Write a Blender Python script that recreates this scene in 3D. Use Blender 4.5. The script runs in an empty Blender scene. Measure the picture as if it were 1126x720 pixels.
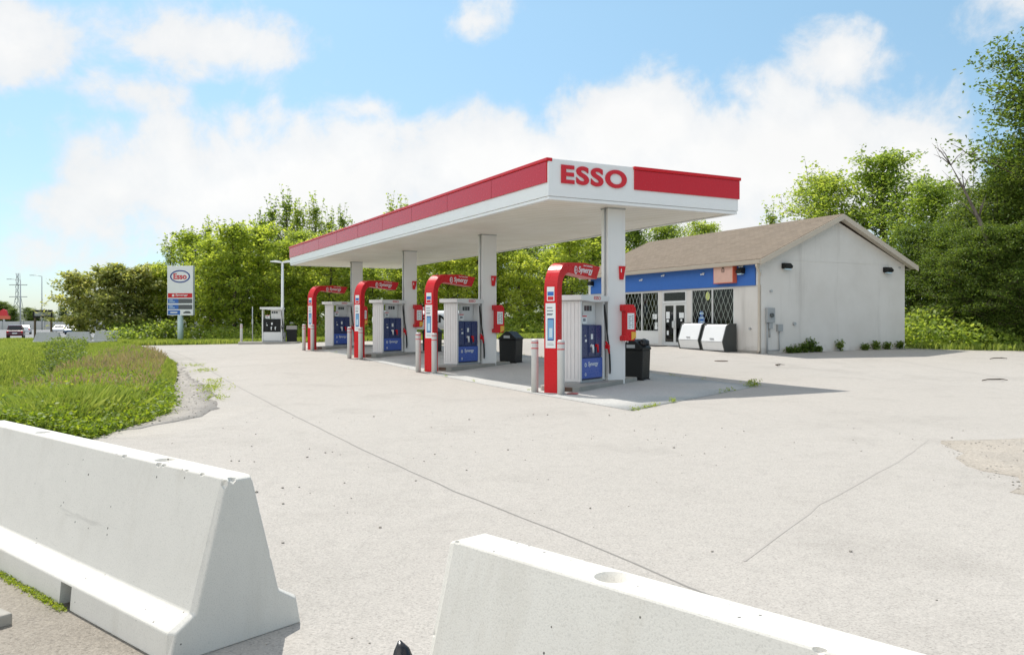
import bpy, bmesh, math, random
import numpy as np
from mathutils import Vector, Matrix, noise as mnoise

R = math.radians
random.seed(7)
rng = np.random.default_rng(11)
scene = bpy.context.scene
col = scene.collection
EYE = 1.65

# ------------------------------------------------------------------ helpers
def S(t):
    t = max(0.0, min(1.0, t))
    return t * t * (3 - 2 * t)

def gz(X, Y):
    """height of the gently rising forecourt"""
    return .5 * S((X + 30) / 36) * S((Y - 19) / 26)

def tag(o, label=None, cat=None, group=None, kind=None):
    if label: o['label'] = label
    if cat: o['category'] = cat
    if group: o['group'] = group
    if kind: o['kind'] = kind
    return o

def empty(name, loc, rz=0.0, parent=None):
    o = bpy.data.objects.new(name, None)
    o.empty_display_size = .2
    col.objects.link(o)
    o.location = loc
    o.rotation_euler = (0, 0, rz)
    if parent: o.parent = parent
    return o

def link_mesh(name, me, parent=None):
    o = bpy.data.objects.new(name, me)
    col.objects.link(o)
    if parent: o.parent = parent
    return o

def kids(o):
    return [c for c in list(o.children)]

def copy_tree(o, parent=None):
    c = o.copy()
    col.objects.link(c)
    c.parent = parent
    for ch in kids(o):
        copy_tree(ch, c)
    return c

class MB:
    def __init__(self):
        self.bm = bmesh.new()
    def box(self, x0, x1, y0, y1, z0, z1, mi=0):
        v = [self.bm.verts.new(p) for p in ((x0,y0,z0),(x1,y0,z0),(x1,y1,z0),(x0,y1,z0),(x0,y0,z1),(x1,y0,z1),(x1,y1,z1),(x0,y1,z1))]
        for f in ((3,2,1,0),(4,5,6,7),(0,1,5,4),(1,2,6,5),(2,3,7,6),(3,0,4,7)):
            self.bm.faces.new([v[i] for i in f]).material_index = mi
        return self
    def quad(self, pts, mi=0):
        self.bm.faces.new([self.bm.verts.new(p) for p in pts]).material_index = mi
        return self
    def prism(self, pts, axis, a, b, mi=0):
        """extrude a 2-D outline along an axis ('x': pts are (y,z), 'y': (x,z), 'z': (x,y))"""
        def P(p, t):
            return {'x': (t, p[0], p[1]), 'y': (p[0], t, p[1]), 'z': (p[0], p[1], t)}[axis]
        A = [self.bm.verts.new(P(p, a)) for p in pts]
        B = [self.bm.verts.new(P(p, b)) for p in pts]
        n = len(pts)
        fs = [self.bm.faces.new(A[::-1]), self.bm.faces.new(B)]
        for i in range(n):
            fs.append(self.bm.faces.new((A[i], A[(i+1) % n], B[(i+1) % n], B[i])))
        for f in fs: f.material_index = mi
        return self
    def tube(self, pts, rad, seg=8, mi=0, cap=True):
        pts = [Vector(p) for p in pts]
        if not isinstance(rad, (list, tuple)): rad = [rad] * len(pts)
        rings = []
        prev = None
        for i, p in enumerate(pts):
            if i == 0: d = pts[1] - pts[0]
            elif i == len(pts) - 1: d = pts[-1] - pts[-2]
            else: d = pts[i+1] - pts[i-1]
            d.normalize()
            if prev is None:
                a = d.orthogonal().normalized()
            else:
                a = prev - d * prev.dot(d)
                if a.length < 1e-6: a = d.orthogonal()
                a.normalize()
            prev = a
            b = d.cross(a)
            rings.append([self.bm.verts.new(p + (a * math.cos(2*math.pi*k/seg) + b * math.sin(2*math.pi*k/seg)) * rad[i]) for k in range(seg)])
        for i in range(len(rings) - 1):
            for k in range(seg):
                f = self.bm.faces.new((rings[i][k], rings[i][(k+1) % seg], rings[i+1][(k+1) % seg], rings[i+1][k]))
                f.material_index = mi; f.smooth = True
        if cap:
            self.bm.faces.new(rings[0][::-1]).material_index = mi
            self.bm.faces.new(rings[-1]).material_index = mi
        return self
    def cyl(self, x, y, z0, z1, r, seg=20, mi=0):
        return self.tube([(x, y, z0), (x, y, z1)], r, seg, mi)
    def mesh(self, name, mats, bevel=0.0, bseg=2):
        bmesh.ops.recalc_face_normals(self.bm, faces=self.bm.faces)
        if bevel > 0:
            es = [e for e in self.bm.edges if len(e.link_faces) == 2 and e.calc_face_angle(0) > R(25)]
            bmesh.ops.bevel(self.bm, geom=es, offset=bevel, segments=bseg, affect='EDGES', profile=.5, clamp_overlap=True)
        me = bpy.data.meshes.new(name)
        self.bm.to_mesh(me); self.bm.free()
        for m in (mats if isinstance(mats, (list, tuple)) else [mats]): me.materials.append(m)
        return me
    def build(self, name, mats, parent=None, bevel=0.0, bseg=2):
        return link_mesh(name, self.mesh(name, mats, bevel, bseg), parent)

def _bsplit(self, name, mats, parent=None, bevel=0.0, bseg=2):
    """link every loose piece as an object of its own"""
    me = self.mesh(name, mats, bevel, bseg)
    bm = bmesh.new(); bm.from_mesh(me); bpy.data.meshes.remove(me)
    seen = set(); out = []
    bm.verts.ensure_lookup_table()
    for v in bm.verts:
        if v.index in seen: continue
        st = [v]; comp = set([v.index])
        while st:
            q = st.pop()
            for e in q.link_edges:
                w_ = e.other_vert(q)
                if w_.index not in comp: comp.add(w_.index); st.append(w_)
        seen |= comp
        fs = []; idx = {k: i for i, k in enumerate(sorted(comp))}
        sm = []
        for f in bm.faces:
            if f.verts[0].index in comp: fs.append([idx[x.index] for x in f.verts]); sm.append(f.smooth)
        m2 = bpy.data.meshes.new(name); m2.from_pydata([tuple(bm.verts[k].co) for k in sorted(comp)], [], fs)
        for p_, q_ in zip(m2.polygons, sm): p_.use_smooth = q_
        for m_ in (mats if isinstance(mats, (list, tuple)) else [mats]): m2.materials.append(m_)
        out.append(link_mesh(name, m2, parent))
    bm.free()
    return out
MB.bsplit = _bsplit

def text(name, s, mat, parent, org, xd, zd, w, h, thick=.006, bold=.02, shear=0.0, space=1.0):
    """lettering as real mesh, fitted to a w x h box whose lower left corner is org"""
    cu = bpy.data.curves.new(name, 'FONT')
    cu.body = s; cu.size = 1; cu.offset = bold; cu.extrude = .02; cu.shear = shear; cu.space_character = space
    cu.resolution_u = 6
    t = bpy.data.objects.new(name, cu); col.objects.link(t)
    dg = bpy.context.evaluated_depsgraph_get(); dg.update()
    me = bpy.data.meshes.new_from_object(t.evaluated_get(dg))
    bpy.data.objects.remove(t); bpy.data.curves.remove(cu)
    me.name = name
    n = len(me.vertices)
    co = np.empty(n * 3); me.vertices.foreach_get('co', co); co = co.reshape(-1, 3)
    mn, mx = co.min(0), co.max(0)
    sc = (co - mn) / np.maximum(mx - mn, 1e-6)
    xd = np.array(Vector(xd).normalized()); zd = np.array(Vector(zd).normalized()); nd = np.cross(xd, zd)
    out = np.array(org)[None] + sc[:, :1] * w * xd + sc[:, 1:2] * h * zd + sc[:, 2:3] * thick * nd
    me.vertices.foreach_set('co', out.astype(np.float32).ravel()); me.update()
    me.materials.clear(); me.materials.append(mat)
    return link_mesh(name, me, parent)

# ------------------------------------------------------------------ materials
def newmat(name):
    m = bpy.data.materials.new(name); m.use_nodes = True
    nt = m.node_tree; nt.nodes.clear()
    out = nt.nodes.new('ShaderNodeOutputMaterial')
    return m, nt, out

def N(nt, t, **k):
    n = nt.nodes.new(t)
    for a, v in k.items():
        if a.startswith('i_'): n.inputs[a[2:].replace('_', ' ')].default_value = v
        elif a.startswith('n_'): n.inputs[int(a[2:])].default_value = v
        else: setattr(n, a, v)
    return n

def ramp(nt, fac, stops, interp='LINEAR'):
    r = nt.nodes.new('ShaderNodeValToRGB'); r.color_ramp.interpolation = interp
    e = r.color_ramp.elements
    while len(e) < len(stops): e.new(.5)
    for i, (p, c) in enumerate(stops):
        e[i].position = p
        e[i].color = (*c, 1) if isinstance(c, (tuple, list)) else (c, c, c, 1)
    nt.links.new(fac, r.inputs[0])
    return r.outputs[0]

def mixc(nt, fac, a, b, mode='MIX'):
    m = nt.nodes.new('ShaderNodeMix'); m.data_type = 'RGBA'; m.blend_type = mode
    for sock, v in ((m.inputs[0], fac), (m.inputs[6], a), (m.inputs[7], b)):
        if hasattr(v, 'links'): nt.links.new(v, sock)
        elif isinstance(v, (tuple, list)): sock.default_value = (*v, 1)
        else: sock.default_value = v
    return m.outputs[2]

def coord(nt, scale=1.0, loc=(0,0,0), obj=True):
    tc = nt.nodes.new('ShaderNodeTexCoord')
    mp = nt.nodes.new('ShaderNodeMapping')
    s = scale if isinstance(scale, (tuple, list)) else (scale,)*3
    mp.inputs['Scale'].default_value = s; mp.inputs['Location'].default_value = loc
    nt.links.new(tc.outputs['Object'], mp.inputs[0])
    return mp.outputs[0]

def noise(nt, vec, scale, detail=4, rough=.55, dist=0.0):
    n = N(nt, 'ShaderNodeTexNoise'); n.inputs['Scale'].default_value = scale
    n.inputs['Detail'].default_value = detail; n.inputs['Roughness'].default_value = rough
    n.inputs['Distortion'].default_value = dist
    nt.links.new(vec, n.inputs['Vector'])
    return n.outputs['Fac']

def bsdf(nt, out, color, rough=.5, spec=.5, metal=0.0, bump=None, bstr=.2, bdist=.01, coat=0.0):
    b = nt.nodes.new('ShaderNodeBsdfPrincipled')
    if hasattr(color, 'links'): nt.links.new(color, b.inputs['Base Color'])
    else: b.inputs['Base Color'].default_value = (*color, 1)
    if hasattr(rough, 'links'): nt.links.new(rough, b.inputs['Roughness'])
    else: b.inputs['Roughness'].default_value = rough
    b.inputs['Specular IOR Level'].default_value = spec
    b.inputs['Metallic'].default_value = metal
    b.inputs['Coat Weight'].default_value = coat
    if bump is not None:
        bp = nt.nodes.new('ShaderNodeBump'); bp.inputs['Strength'].default_value = bstr; bp.inputs['Distance'].default_value = bdist
        nt.links.new(bump, bp.inputs['Height']); nt.links.new(bp.outputs[0], b.inputs['Normal'])
    nt.links.new(b.outputs[0], out.inputs[0])
    return b

def paint(name, c, rough=.4, dirt=.12, spec=.5, metal=0.0, coat=0.0, nscale=3.0):
    """painted surface with faint uneven grime and roughness"""
    m, nt, out = newmat(name)
    v = coord(nt)
    n1 = noise(nt, v, nscale, 5); n2 = noise(nt, v, nscale * 9, 3)
    d = tuple(x * (1 - dirt * 2.2) * k for x, k in zip(c, (1, .97, .92)))
    cc = mixc(nt, ramp(nt, n1, [(.4, 0.), (.75, 1.)]), c, tuple(a*(1-dirt)+b*dirt for a, b in zip(c, d)))
    rr = ramp(nt, n2, [(.3, max(.02, rough-.07)), (.7, min(1, rough+.1))])
    bsdf(nt, out, cc, rr, spec, metal, coat=coat)
    return m

M = {}
M['white'] = paint('white_paint', (.78,.79,.79), .35, .10)
M['column_white'] = paint('column_white', (.74,.74,.73), .4, .10)
M['pump_white'] = paint('pump_white', (.70,.70,.69), .38, .16)
M['red'] = paint('red_paint', (.58,.008,.014), .3, .06, spec=.32)
M['fascia_red'] = paint('fascia_red', (.54,.009,.018), .2, .06, spec=.42)
M['letter_red'] = paint('letter_red', (.58,.01,.02), .3, .03)
M['dark_red'] = paint('dark_red', (.22,.008,.012), .3, .05)
M['blue_panel'] = paint('blue_panel', (.032,.095,.42), .3, .1)
M['navy'] = paint('navy_panel', (.011,.03,.13), .3, .1)
M['sign_blue'] = paint('sign_blue', (.028,.13,.46), .5, .16, nscale=1.2)
M['logo_blue'] = paint('logo_blue', (.02,.05,.25), .4, .05)
M['black'] = paint('black_plastic', (.009,.010,.010), .5, .1, spec=.3)
M['rubber'] = paint('black_rubber', (.018,.018,.018), .7, .1)
M['screen'] = paint('grey_display', (.07,.08,.085), .15, .05)
M['steel'] = paint('brushed_steel', (.5,.5,.5), .38, .15, metal=.9)
M['galv'] = paint('galvanised_steel', (.42,.44,.45), .5, .2, metal=.4)
M['paper'] = paint('paper_white', (.75,.78,.78), .6, .04)
M['paper_blue'] = paint('poster_blue', (.16,.36,.58), .5, .04)
M['poster_pale'] = paint('poster_pale', (.5,.66,.74), .5, .04)
M['ink'] = paint('grey_ink', (.2,.22,.25), .6, .04)
M['yellow'] = paint('yellow_plastic', (.75,.42,.05), .45, .1)
M['beige'] = paint('beige_trim', (.50,.44,.36), .5, .14)
M['soffit_beige'] = paint('soffit_beige', (.55,.5,.42), .6, .1)
M['frame'] = paint('white_aluminium', (.66,.67,.66), .4, .12)
M['meter_grey'] = paint('meter_grey', (.32,.34,.35), .5, .15)
M['sign_faded'] = paint('faded_orange', (.66,.42,.34), .5, .2, nscale=6)
M['sign_edge'] = paint('orange_edge', (.62,.12,.06), .4, .12)
M['bin_white'] = paint('bin_white', (.74,.75,.75), .4, .12)
M['wood'] = paint('brown_post', (.12,.085,.06), .8, .2)
M['green_pole'] = paint('sign_pole', (.5,.62,.6), .5, .15)
M['tire'] = M['rubber']
M['bin_side'] = paint('bin_side', (.045,.05,.047), .5, .15)
M['plastic_bag'] = paint('bag_black', (.012,.012,.014), .25, .1)
M['tank_white'] = paint('tank_white', (.72,.75,.76), .4, .1)
M['bollard'] = paint('bollard_grey', (.56,.56,.54), .5, .2)
M['grille'] = paint('grille_metal', (.42,.47,.42), .5, .1)
M['green_sticker'] = paint('green_sticker', (.55,.6,.2), .5, .05)

def concrete(name, c, dark=.7, pits=True, scale=1.0, bst=.14, stain=(.42,.40,.37)):
    m, nt, out = newmat(name)
    v = coord(nt)
    a = noise(nt, v, .55*scale, 5, .6); b = noise(nt, v, 7*scale, 5, .6); s = noise(nt, v, 140*scale, 2, .6)
    base = mixc(nt, ramp(nt, a, [(.35,0.),(.68,1.)]), c, tuple(x*dark*1.15 for x in c))
    base = mixc(nt, ramp(nt, b, [(.30,.32),(.55,0.)]), base, tuple(x*dark for x in c))
    base = mixc(nt, ramp(nt, s, [(.25,.35),(.5,0.)]), base, tuple(x*.5 for x in c))
    h = s
    if pits:
        vo = N(nt, 'ShaderNodeTexVoronoi'); vo.inputs['Scale'].default_value = 13*scale
        nt.links.new(v, vo.inputs['Vector'])
        thr = ramp(nt, noise(nt, v, 3*scale, 2), [(.42, .0), (.74, .115)])
        lt = N(nt, 'ShaderNodeMath', operation='LESS_THAN'); nt.links.new(vo.outputs['Distance'], lt.inputs[0]); nt.links.new(thr, lt.inputs[1])
        base = mixc(nt, lt.outputs[0], base, tuple(x*.22 for x in c))
        sub = N(nt, 'ShaderNodeMath', operation='SUBTRACT'); nt.links.new(s, sub.inputs[0]); nt.links.new(lt.outputs[0], sub.inputs[1]); h = sub.outputs[0]
    st = noise(nt, coord(nt, (3.0, 3.0, .35)), 1.3, 6, .65)
    base = mixc(nt, ramp(nt, st, [(.55,0.),(.78,.35)]), base, tuple(x*y for x, y in zip(c, (.70,.66,.60))))
    sc_ = noise(nt, coord(nt, (.7, 6, 9)), 1.6, 4, .7)
    base = mixc(nt, ramp(nt, sc_, [(.66,0.),(.74,.30)]), base, tuple(x*.55 for x in c))
    bsdf(nt, out, base, .85, .25, bump=h, bstr=bst, bdist=.004)
    return m

M['barrier'] = concrete('barrier_concrete', (.655,.635,.585), .9)
M['barrier_far'] = concrete('barrier_concrete_old', (.50,.50,.50), .85, pits=False)
M['curb'] = concrete('island_concrete', (.40,.38,.34), .7, pits=False, scale=2)

def lot_mat(name, c, fine=60, worn=(.315,.292,.262), amt=.6, gravel=0.0):
    m, nt, out = newmat(name)
    v = coord(nt)
    big = noise(nt, v, .07, 6, .6, .6); mid = noise(nt, v, .55, 6, .65, .3); sm = noise(nt, v, 6, 4); fi = noise(nt, v, fine, 3, .7)
    col_ = mixc(nt, ramp(nt, big, [(.38,0.),(.66,amt)]), c, tuple(a*.55+b*.45 for a, b in zip(c, worn)))
    col_ = mixc(nt, ramp(nt, mid, [(.52,0.),(.74,amt*.9)]), col_, worn)
    # long drip and tyre streaks lying along the drive
    st = noise(nt, coord(nt, (.9, .05, 1)), 1.0, 5, .7, .4)
    col_ = mixc(nt, ramp(nt, st, [(.56,0.),(.75,.32)]), col_, tuple(x*.72 for x in c))
    col_ = mixc(nt, ramp(nt, sm, [(.3,.25),(.55,0.)]), col_, tuple(x*.74 for x in c))
    col_ = mixc(nt, ramp(nt, fi, [(.30,.6),(.46,0.),(.6,0.),(.75,.35)]), col_, mixc(nt, ramp(nt, fi, [(.45,0.),(.55,1.)]), tuple(x*.45 for x in c), tuple(min(.8, x*1.35) for x in c)))
    ag = N(nt, 'ShaderNodeTexVoronoi'); ag.inputs['Scale'].default_value = fine * 1.5; nt.links.new(v, ag.inputs['Vector'])
    agv = N(nt, 'ShaderNodeSeparateXYZ'); nt.links.new(ag.outputs['Color'], agv.inputs[0])
    col_ = mixc(nt, 1.0, col_, ramp(nt, agv.outputs[0], [(0., .80), (.25, .95), (.75, 1.03), (1., 1.12)]), 'MULTIPLY')
    # scattered dark pebbles and spots
    vo = N(nt, 'ShaderNodeTexVoronoi'); vo.inputs['Scale'].default_value = 2.3; vo.inputs['Randomness'].default_value = 1
    nt.links.new(v, vo.inputs['Vector'])
    thr = ramp(nt, noise(nt, v, .9, 2), [(.5, .0), (.75, .045)])
    lt = N(nt, 'ShaderNodeMath', operation='LESS_THAN'); nt.links.new(vo.outputs['Distance'], lt.inputs[0]); nt.links.new(thr, lt.inputs[1])
    col_ = mixc(nt, lt.outputs[0], col_, tuple(x*.45 for x in c))
    bsdf(nt, out, col_, .9, .2, bump=fi, bstr=.35 + gravel, bdist=.006 + gravel * .03)
    return m
M['lot'] = lot_mat('bleached_asphalt', (.44,.41,.373))
M['pad'] = lot_mat('pad_concrete', (.49,.48,.455), 45, (.38,.365,.34), .45)
M['gravel'] = lot_mat('loose_gravel', (.39,.36,.325), 30, (.30,.27,.24), .8, .4)
M['dirt'] = lot_mat('worn_dirt', (.41,.37,.32), 30, (.31,.27,.225), .8, .4)
M['shoulder'] = lot_mat('rough_asphalt', (.36,.325,.28), 48, (.26,.235,.20), .6, .25)
M['crack'] = paint('crack_filler', (.25,.235,.215), .9, .2)
M['faint_crack'] = paint('faint_crack', (.385,.357,.325), .9, .2)
M['stone'] = concrete('stone', (.38,.35,.31), .7, pits=False)
M['highway'] = lot_mat('highway_asphalt', (.26,.26,.26), 20, (.2,.2,.2), .5)

def turf_mat():
    m, nt, out = newmat('turf_soil')
    v = coord(nt)
    a = noise(nt, v, .25, 6, .65); b = noise(nt, v, 5, 5, .7)
    c = ramp(nt, a, [(.3, (.05,.075,.014)), (.55, (.10,.13,.025)), (.75, (.15,.13,.05))])
    c = mixc(nt, ramp(nt, b, [(.35,.6),(.6,0.)]), c, (.025,.035,.010))
    bsdf(nt, out, c, .95, .1, bump=b, bstr=.8, bdist=.08)
    return m
M['turf'] = turf_mat()

def leaf_mat(name, stops, trans=.45, rough=.5):
    m, nt, out = newmat(name)
    g = N(nt, 'ShaderNodeNewGeometry'); oi = N(nt, 'ShaderNodeObjectInfo')
    v = coord(nt)
    cl = noise(nt, v, .55, 3)
    ad = N(nt, 'ShaderNodeMath', operation='MULTIPLY_ADD', n_1=.45)
    nt.links.new(g.outputs['Random Per Island'], ad.inputs[0])
    ad2 = N(nt, 'ShaderNodeMath', operation='MULTIPLY_ADD', n_1=.30, n_2=-.12); nt.links.new(oi.outputs['Random'], ad2.inputs[0])
    ad3 = N(nt, 'ShaderNodeMath', operation='MULTIPLY_ADD', n_1=.55); nt.links.new(cl, ad3.inputs[0]); nt.links.new(ad2.outputs[0], ad3.inputs[2])
    nt.links.new(ad3.outputs[0], ad.inputs[2])
    c = ramp(nt, ad.outputs[0], stops)
    b = N(nt, 'ShaderNodeBsdfPrincipled'); b.inputs['Roughness'].default_value = rough; b.inputs['Specular IOR Level'].default_value = .3
    nt.links.new(c, b.inputs['Base Color'])
    t = N(nt, 'ShaderNodeBsdfTranslucent')
    nt.links.new(mixc(nt, 1.0, c, (1.6,1.5,.8), 'MULTIPLY'), t.inputs[0])
    mx = N(nt, 'ShaderNodeMixShader'); mx.inputs[0].default_value = trans
    nt.links.new(b.outputs[0], mx.inputs[1]); nt.links.new(t.outputs[0], mx.inputs[2]); nt.links.new(mx.outputs[0], out.inputs[0])
    return m
M['leaf_bright'] = leaf_mat('leaf_bright', [(.2,(.18,.25,.045)),(.5,(.335,.42,.075)),(.85,(.52,.57,.13))], .6)
M['leaf_mid'] = leaf_mat('leaf_mid', [(.2,(.125,.20,.04)),(.5,(.25,.345,.07)),(.85,(.41,.48,.12))], .57)
M['leaf_dark'] = leaf_mat('leaf_dark', [(.2,(.055,.105,.022)),(.5,(.11,.175,.034)),(.85,(.20,.26,.055))], .5)
M['leaf_pale'] = leaf_mat('leaf_pale', [(.2,(.15,.20,.06)),(.5,(.34,.37,.13)),(.72,(.48,.48,.22)),(.9,(.75,.72,.58))], .5)
M['grass'] = leaf_mat('grass_blade', [(.2,(.11,.16,.035)),(.5,(.22,.30,.065)),(.85,(.36,.41,.12))], .5)
M['short_grass'] = leaf_mat('short_grass', [(.2,(.15,.21,.05)),(.5,(.26,.34,.08)),(.85,(.38,.43,.13))], .5)
M['seed'] = leaf_mat('grass_seed_head', [(.2,(.20,.17,.08)),(.5,(.29,.23,.14)),(.85,(.38,.30,.21))], .35)
M['weed'] = leaf_mat('weed_leaf', [(.2,(.10,.17,.018)),(.5,(.20,.29,.03)),(.85,(.34,.40,.05))], .5)

def bark_mat(name, c):
    m, nt, out = newmat(name)
    v = coord(nt, (8, 8, 1.6))
    n = noise(nt, v, 1.4, 6, .7)
    cc = mixc(nt, ramp(nt, n, [(.35,0.),(.65,1.)]), c, tuple(x*.4 for x in c))
    bsdf(nt, out, cc, .9, .15, bump=n, bstr=.6, bdist=.03)
    return m
M['bark'] = bark_mat('bark', (.13,.105,.08))
M['bark_grey'] = bark_mat('dead_bark', (.22,.19,.16))

def glass_mat():
    m, nt, out = newmat('window_glass')
    fr = N(nt, 'ShaderNodeFresnel'); fr.inputs[0].default_value = 1.5
    tr = N(nt, 'ShaderNodeBsdfTransparent'); tr.inputs[0].default_value = (.80,.84,.82,1)
    gl = N(nt, 'ShaderNodeBsdfGlossy'); gl.inputs['Roughness'].default_value = .03
    mx = N(nt, 'ShaderNodeMixShader')
    nt.links.new(fr.outputs[0], mx.inputs[0]); nt.links.new(tr.outputs[0], mx.inputs[1]); nt.links.new(gl.outputs[0], mx.inputs[2]); nt.links.new(mx.outputs[0], out.inputs[0])
    return m
M['glass'] = glass_mat()
M['car_glass'] = paint('car_glass', (.02,.022,.025), .06, .02)
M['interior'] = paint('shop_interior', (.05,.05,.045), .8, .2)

def stucco_mat():
    m, nt, out = newmat('grey_stucco')
    v = coord(nt)
    a = noise(nt, v, .6, 6, .6); st = noise(nt, coord(nt, (1.3,1.3,.12)), 1.2, 5, .65); f = noise(nt, v, 55, 3)
    c = mixc(nt, ramp(nt, a, [(.38,0.),(.7,.6)]), (.66,.64,.605), (.56,.535,.495))
    c = mixc(nt, ramp(nt, st, [(.56,0.),(.8,.55)]), c, (.36,.34,.315))
    # splash-back grime of the lowest half metre
    sx = N(nt, 'ShaderNodeSeparateXYZ'); nt.links.new(v, sx.inputs[0])
    ad = N(nt, 'ShaderNodeMath', operation='MULTIPLY_ADD', n_1=.9); nt.links.new(noise(nt, v, 3.0, 4), ad.inputs[0]); nt.links.new(sx.outputs[2], ad.inputs[2])
    c = mixc(nt, ramp(nt, ad.outputs[0], [(.55,.55),(1.25,0.)]), c, (.30,.27,.235))
    bsdf(nt, out, c, .9, .15, bump=f, bstr=.4, bdist=.006)
    return m
M['stucco'] = stucco_mat()

def shingle_mat():
    m, nt, out = newmat('brown_shingles')
    v = coord(nt, (1,1,1))
    br = N(nt, 'ShaderNodeTexBrick'); br.inputs['Scale'].default_value = 1.0
    br.inputs['Brick Width'].default_value = .32; br.inputs['Row Height'].default_value = .14; br.inputs['Mortar Size'].default_value = .008
    br.inputs['Color1'].default_value = (.235,.19,.145,1); br.inputs['Color2'].default_value = (.18,.146,.112,1); br.inputs['Mortar'].default_value = (.12,.10,.08,1)
    nt.links.new(v, br.inputs['Vector'])
    n = noise(nt, v, 1.2, 5); f = noise(nt, v, 70, 2)
    c = mixc(nt, ramp(nt, n, [(.35,0.),(.7,.5)]), br.outputs['Color'], (.23,.19,.15))
    c = mixc(nt, ramp(nt, f, [(.35,.4),(.55,0.)]), c, (.13,.105,.085))
    bsdf(nt, out, c, .95, .1, bump=br.outputs['Fac'], bstr=-.4, bdist=.01)
    return m
M['shingle'] = shingle_mat()

def soffit_mat():
    m, nt, out = newmat('canopy_soffit')
    v = coord(nt)
    w = N(nt, 'ShaderNodeTexWave'); w.wave_type = 'BANDS'; w.bands_direction = 'Y'; w.wave_profile = 'SAW'
    w.inputs['Scale'].default_value = .314 / .30 ; w.inputs['Distortion'].default_value = 0
    nt.links.new(v, w.inputs['Vector'])
    g = ramp(nt, w.outputs['Fac'], [(0., 0.), (.05, 0.), (.13, 1.), (1., 1.)])
    n = noise(nt, v, .8, 5)
    c = mixc(nt, ramp(nt, n, [(.35,0.),(.7,1.)]), (.84,.81,.73), (.74,.70,.60))
    c = mixc(nt, g, (.45,.43,.37), c)
    bsdf(nt, out, c, .45, .4, bump=g, bstr=.4, bdist=.01)
    return m
M['soffit'] = soffit_mat()

# ------------------------------------------------------------------ camera, sun, sky
cam = bpy.data.cameras.new('camera'); camo = bpy.data.objects.new('camera', cam); col.objects.link(camo)
camo.location = (0, 0, EYE); camo.rotation_euler = (R(90), 0, 0)
cam.sensor_width = 36; cam.sensor_fit = 'HORIZONTAL'; cam.lens = 898 / 1126 * 36; cam.shift_y = -8 / 1126
cam.clip_start = .05; cam.clip_end = 6000
scene.camera = camo

SUN_AZ = math.atan2(-.52, .854); SUN_EL = R(58.4)
sd = Vector((math.sin(SUN_AZ) * math.cos(SUN_EL), math.cos(SUN_AZ) * math.cos(SUN_EL), math.sin(SUN_EL)))
sl = bpy.data.lights.new('sun', 'SUN'); sl.energy = 2.65; sl.angle = R(.5); sl.color = (1, .955, .88)
so = bpy.data.objects.new('sun', sl); col.objects.link(so)
so.rotation_euler = (-sd).to_track_quat('-Z', 'Y').to_euler(); so.location = (-20, 30, 40)

world = bpy.data.worlds.new('World'); scene.world = world; world.use_nodes = True
nt = world.node_tree; nt.nodes.clear()
wo = nt.nodes.new('ShaderNodeOutputWorld'); bg = nt.nodes.new('ShaderNodeBackground'); nt.links.new(bg.outputs[0], wo.inputs[0])
sky = nt.nodes.new('ShaderNodeTexSky'); sky.sky_type = 'NISHITA'; sky.sun_disc = False
sky.sun_elevation = SUN_EL; sky.sun_rotation = SUN_AZ % (2 * math.pi); sky.air_density = 1.0; sky.dust_density = .4; sky.ozone_density = 2.0
bg.inputs[1].default_value = .12
tc = nt.nodes.new('ShaderNodeTexCoord')
nrm = N(nt, 'ShaderNodeVectorMath', operation='NORMALIZE'); nt.links.new(tc.outputs['Generated'], nrm.inputs[0])
sx = N(nt, 'ShaderNodeSeparateXYZ'); nt.links.new(nrm.outputs[0], sx.inputs[0])
az = N(nt, 'ShaderNodeMath', operation='ARCTAN2'); nt.links.new(sx.outputs[0], az.inputs[0]); nt.links.new(sx.outputs[1], az.inputs[1])
el = N(nt, 'ShaderNodeMath', operation='ARCSINE'); nt.links.new(sx.outputs[2], el.inputs[0])
cmb = N(nt, 'ShaderNodeCombineXYZ'); nt.links.new(az.outputs[0], cmb.inputs[0]); nt.links.new(el.outputs[0], cmb.inputs[1])
# cloud banks: centre azimuth, centre elevation, half widths (degrees), weight
CLOUDS = [(-16,9.0,18,6.2,1.6),(-1,10.2,14,5.4,1.6),(7.5,12.6,9.5,4.8,1.5),(17,10.6,14,5.6,1.6),(25,9,7,4.6,1.4),(-26,8,7,4,1.0),(5,6,34,4.5,1.0),
          (-32,16,6,3.2,.9),(-20,17.5,9,3.0,1.0),(-25,14,5,2.2,.8),(22,16.5,4,3.0,.9),(-10,14.4,3.2,1.3,.8),(-2.5,20,4,1.8,.9),(33,18.5,5,2,.6),(-30,3.5,5,2.0,.55),
          (-150,35,70,45,1.6),(-80,30,25,20,1.3),(120,45,50,20,1.0),(30,55,40,14,.9),(0,75,60,12,1.0)]  # broad rear-left bank is unseen, added as fill for shaded faces
big = noise(nt, nrm.outputs[0], 7.0, 7, .58, .25)
fine = noise(nt, nrm.outputs[0], 16.0, 7, .62, .3)
acc = None
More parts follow.
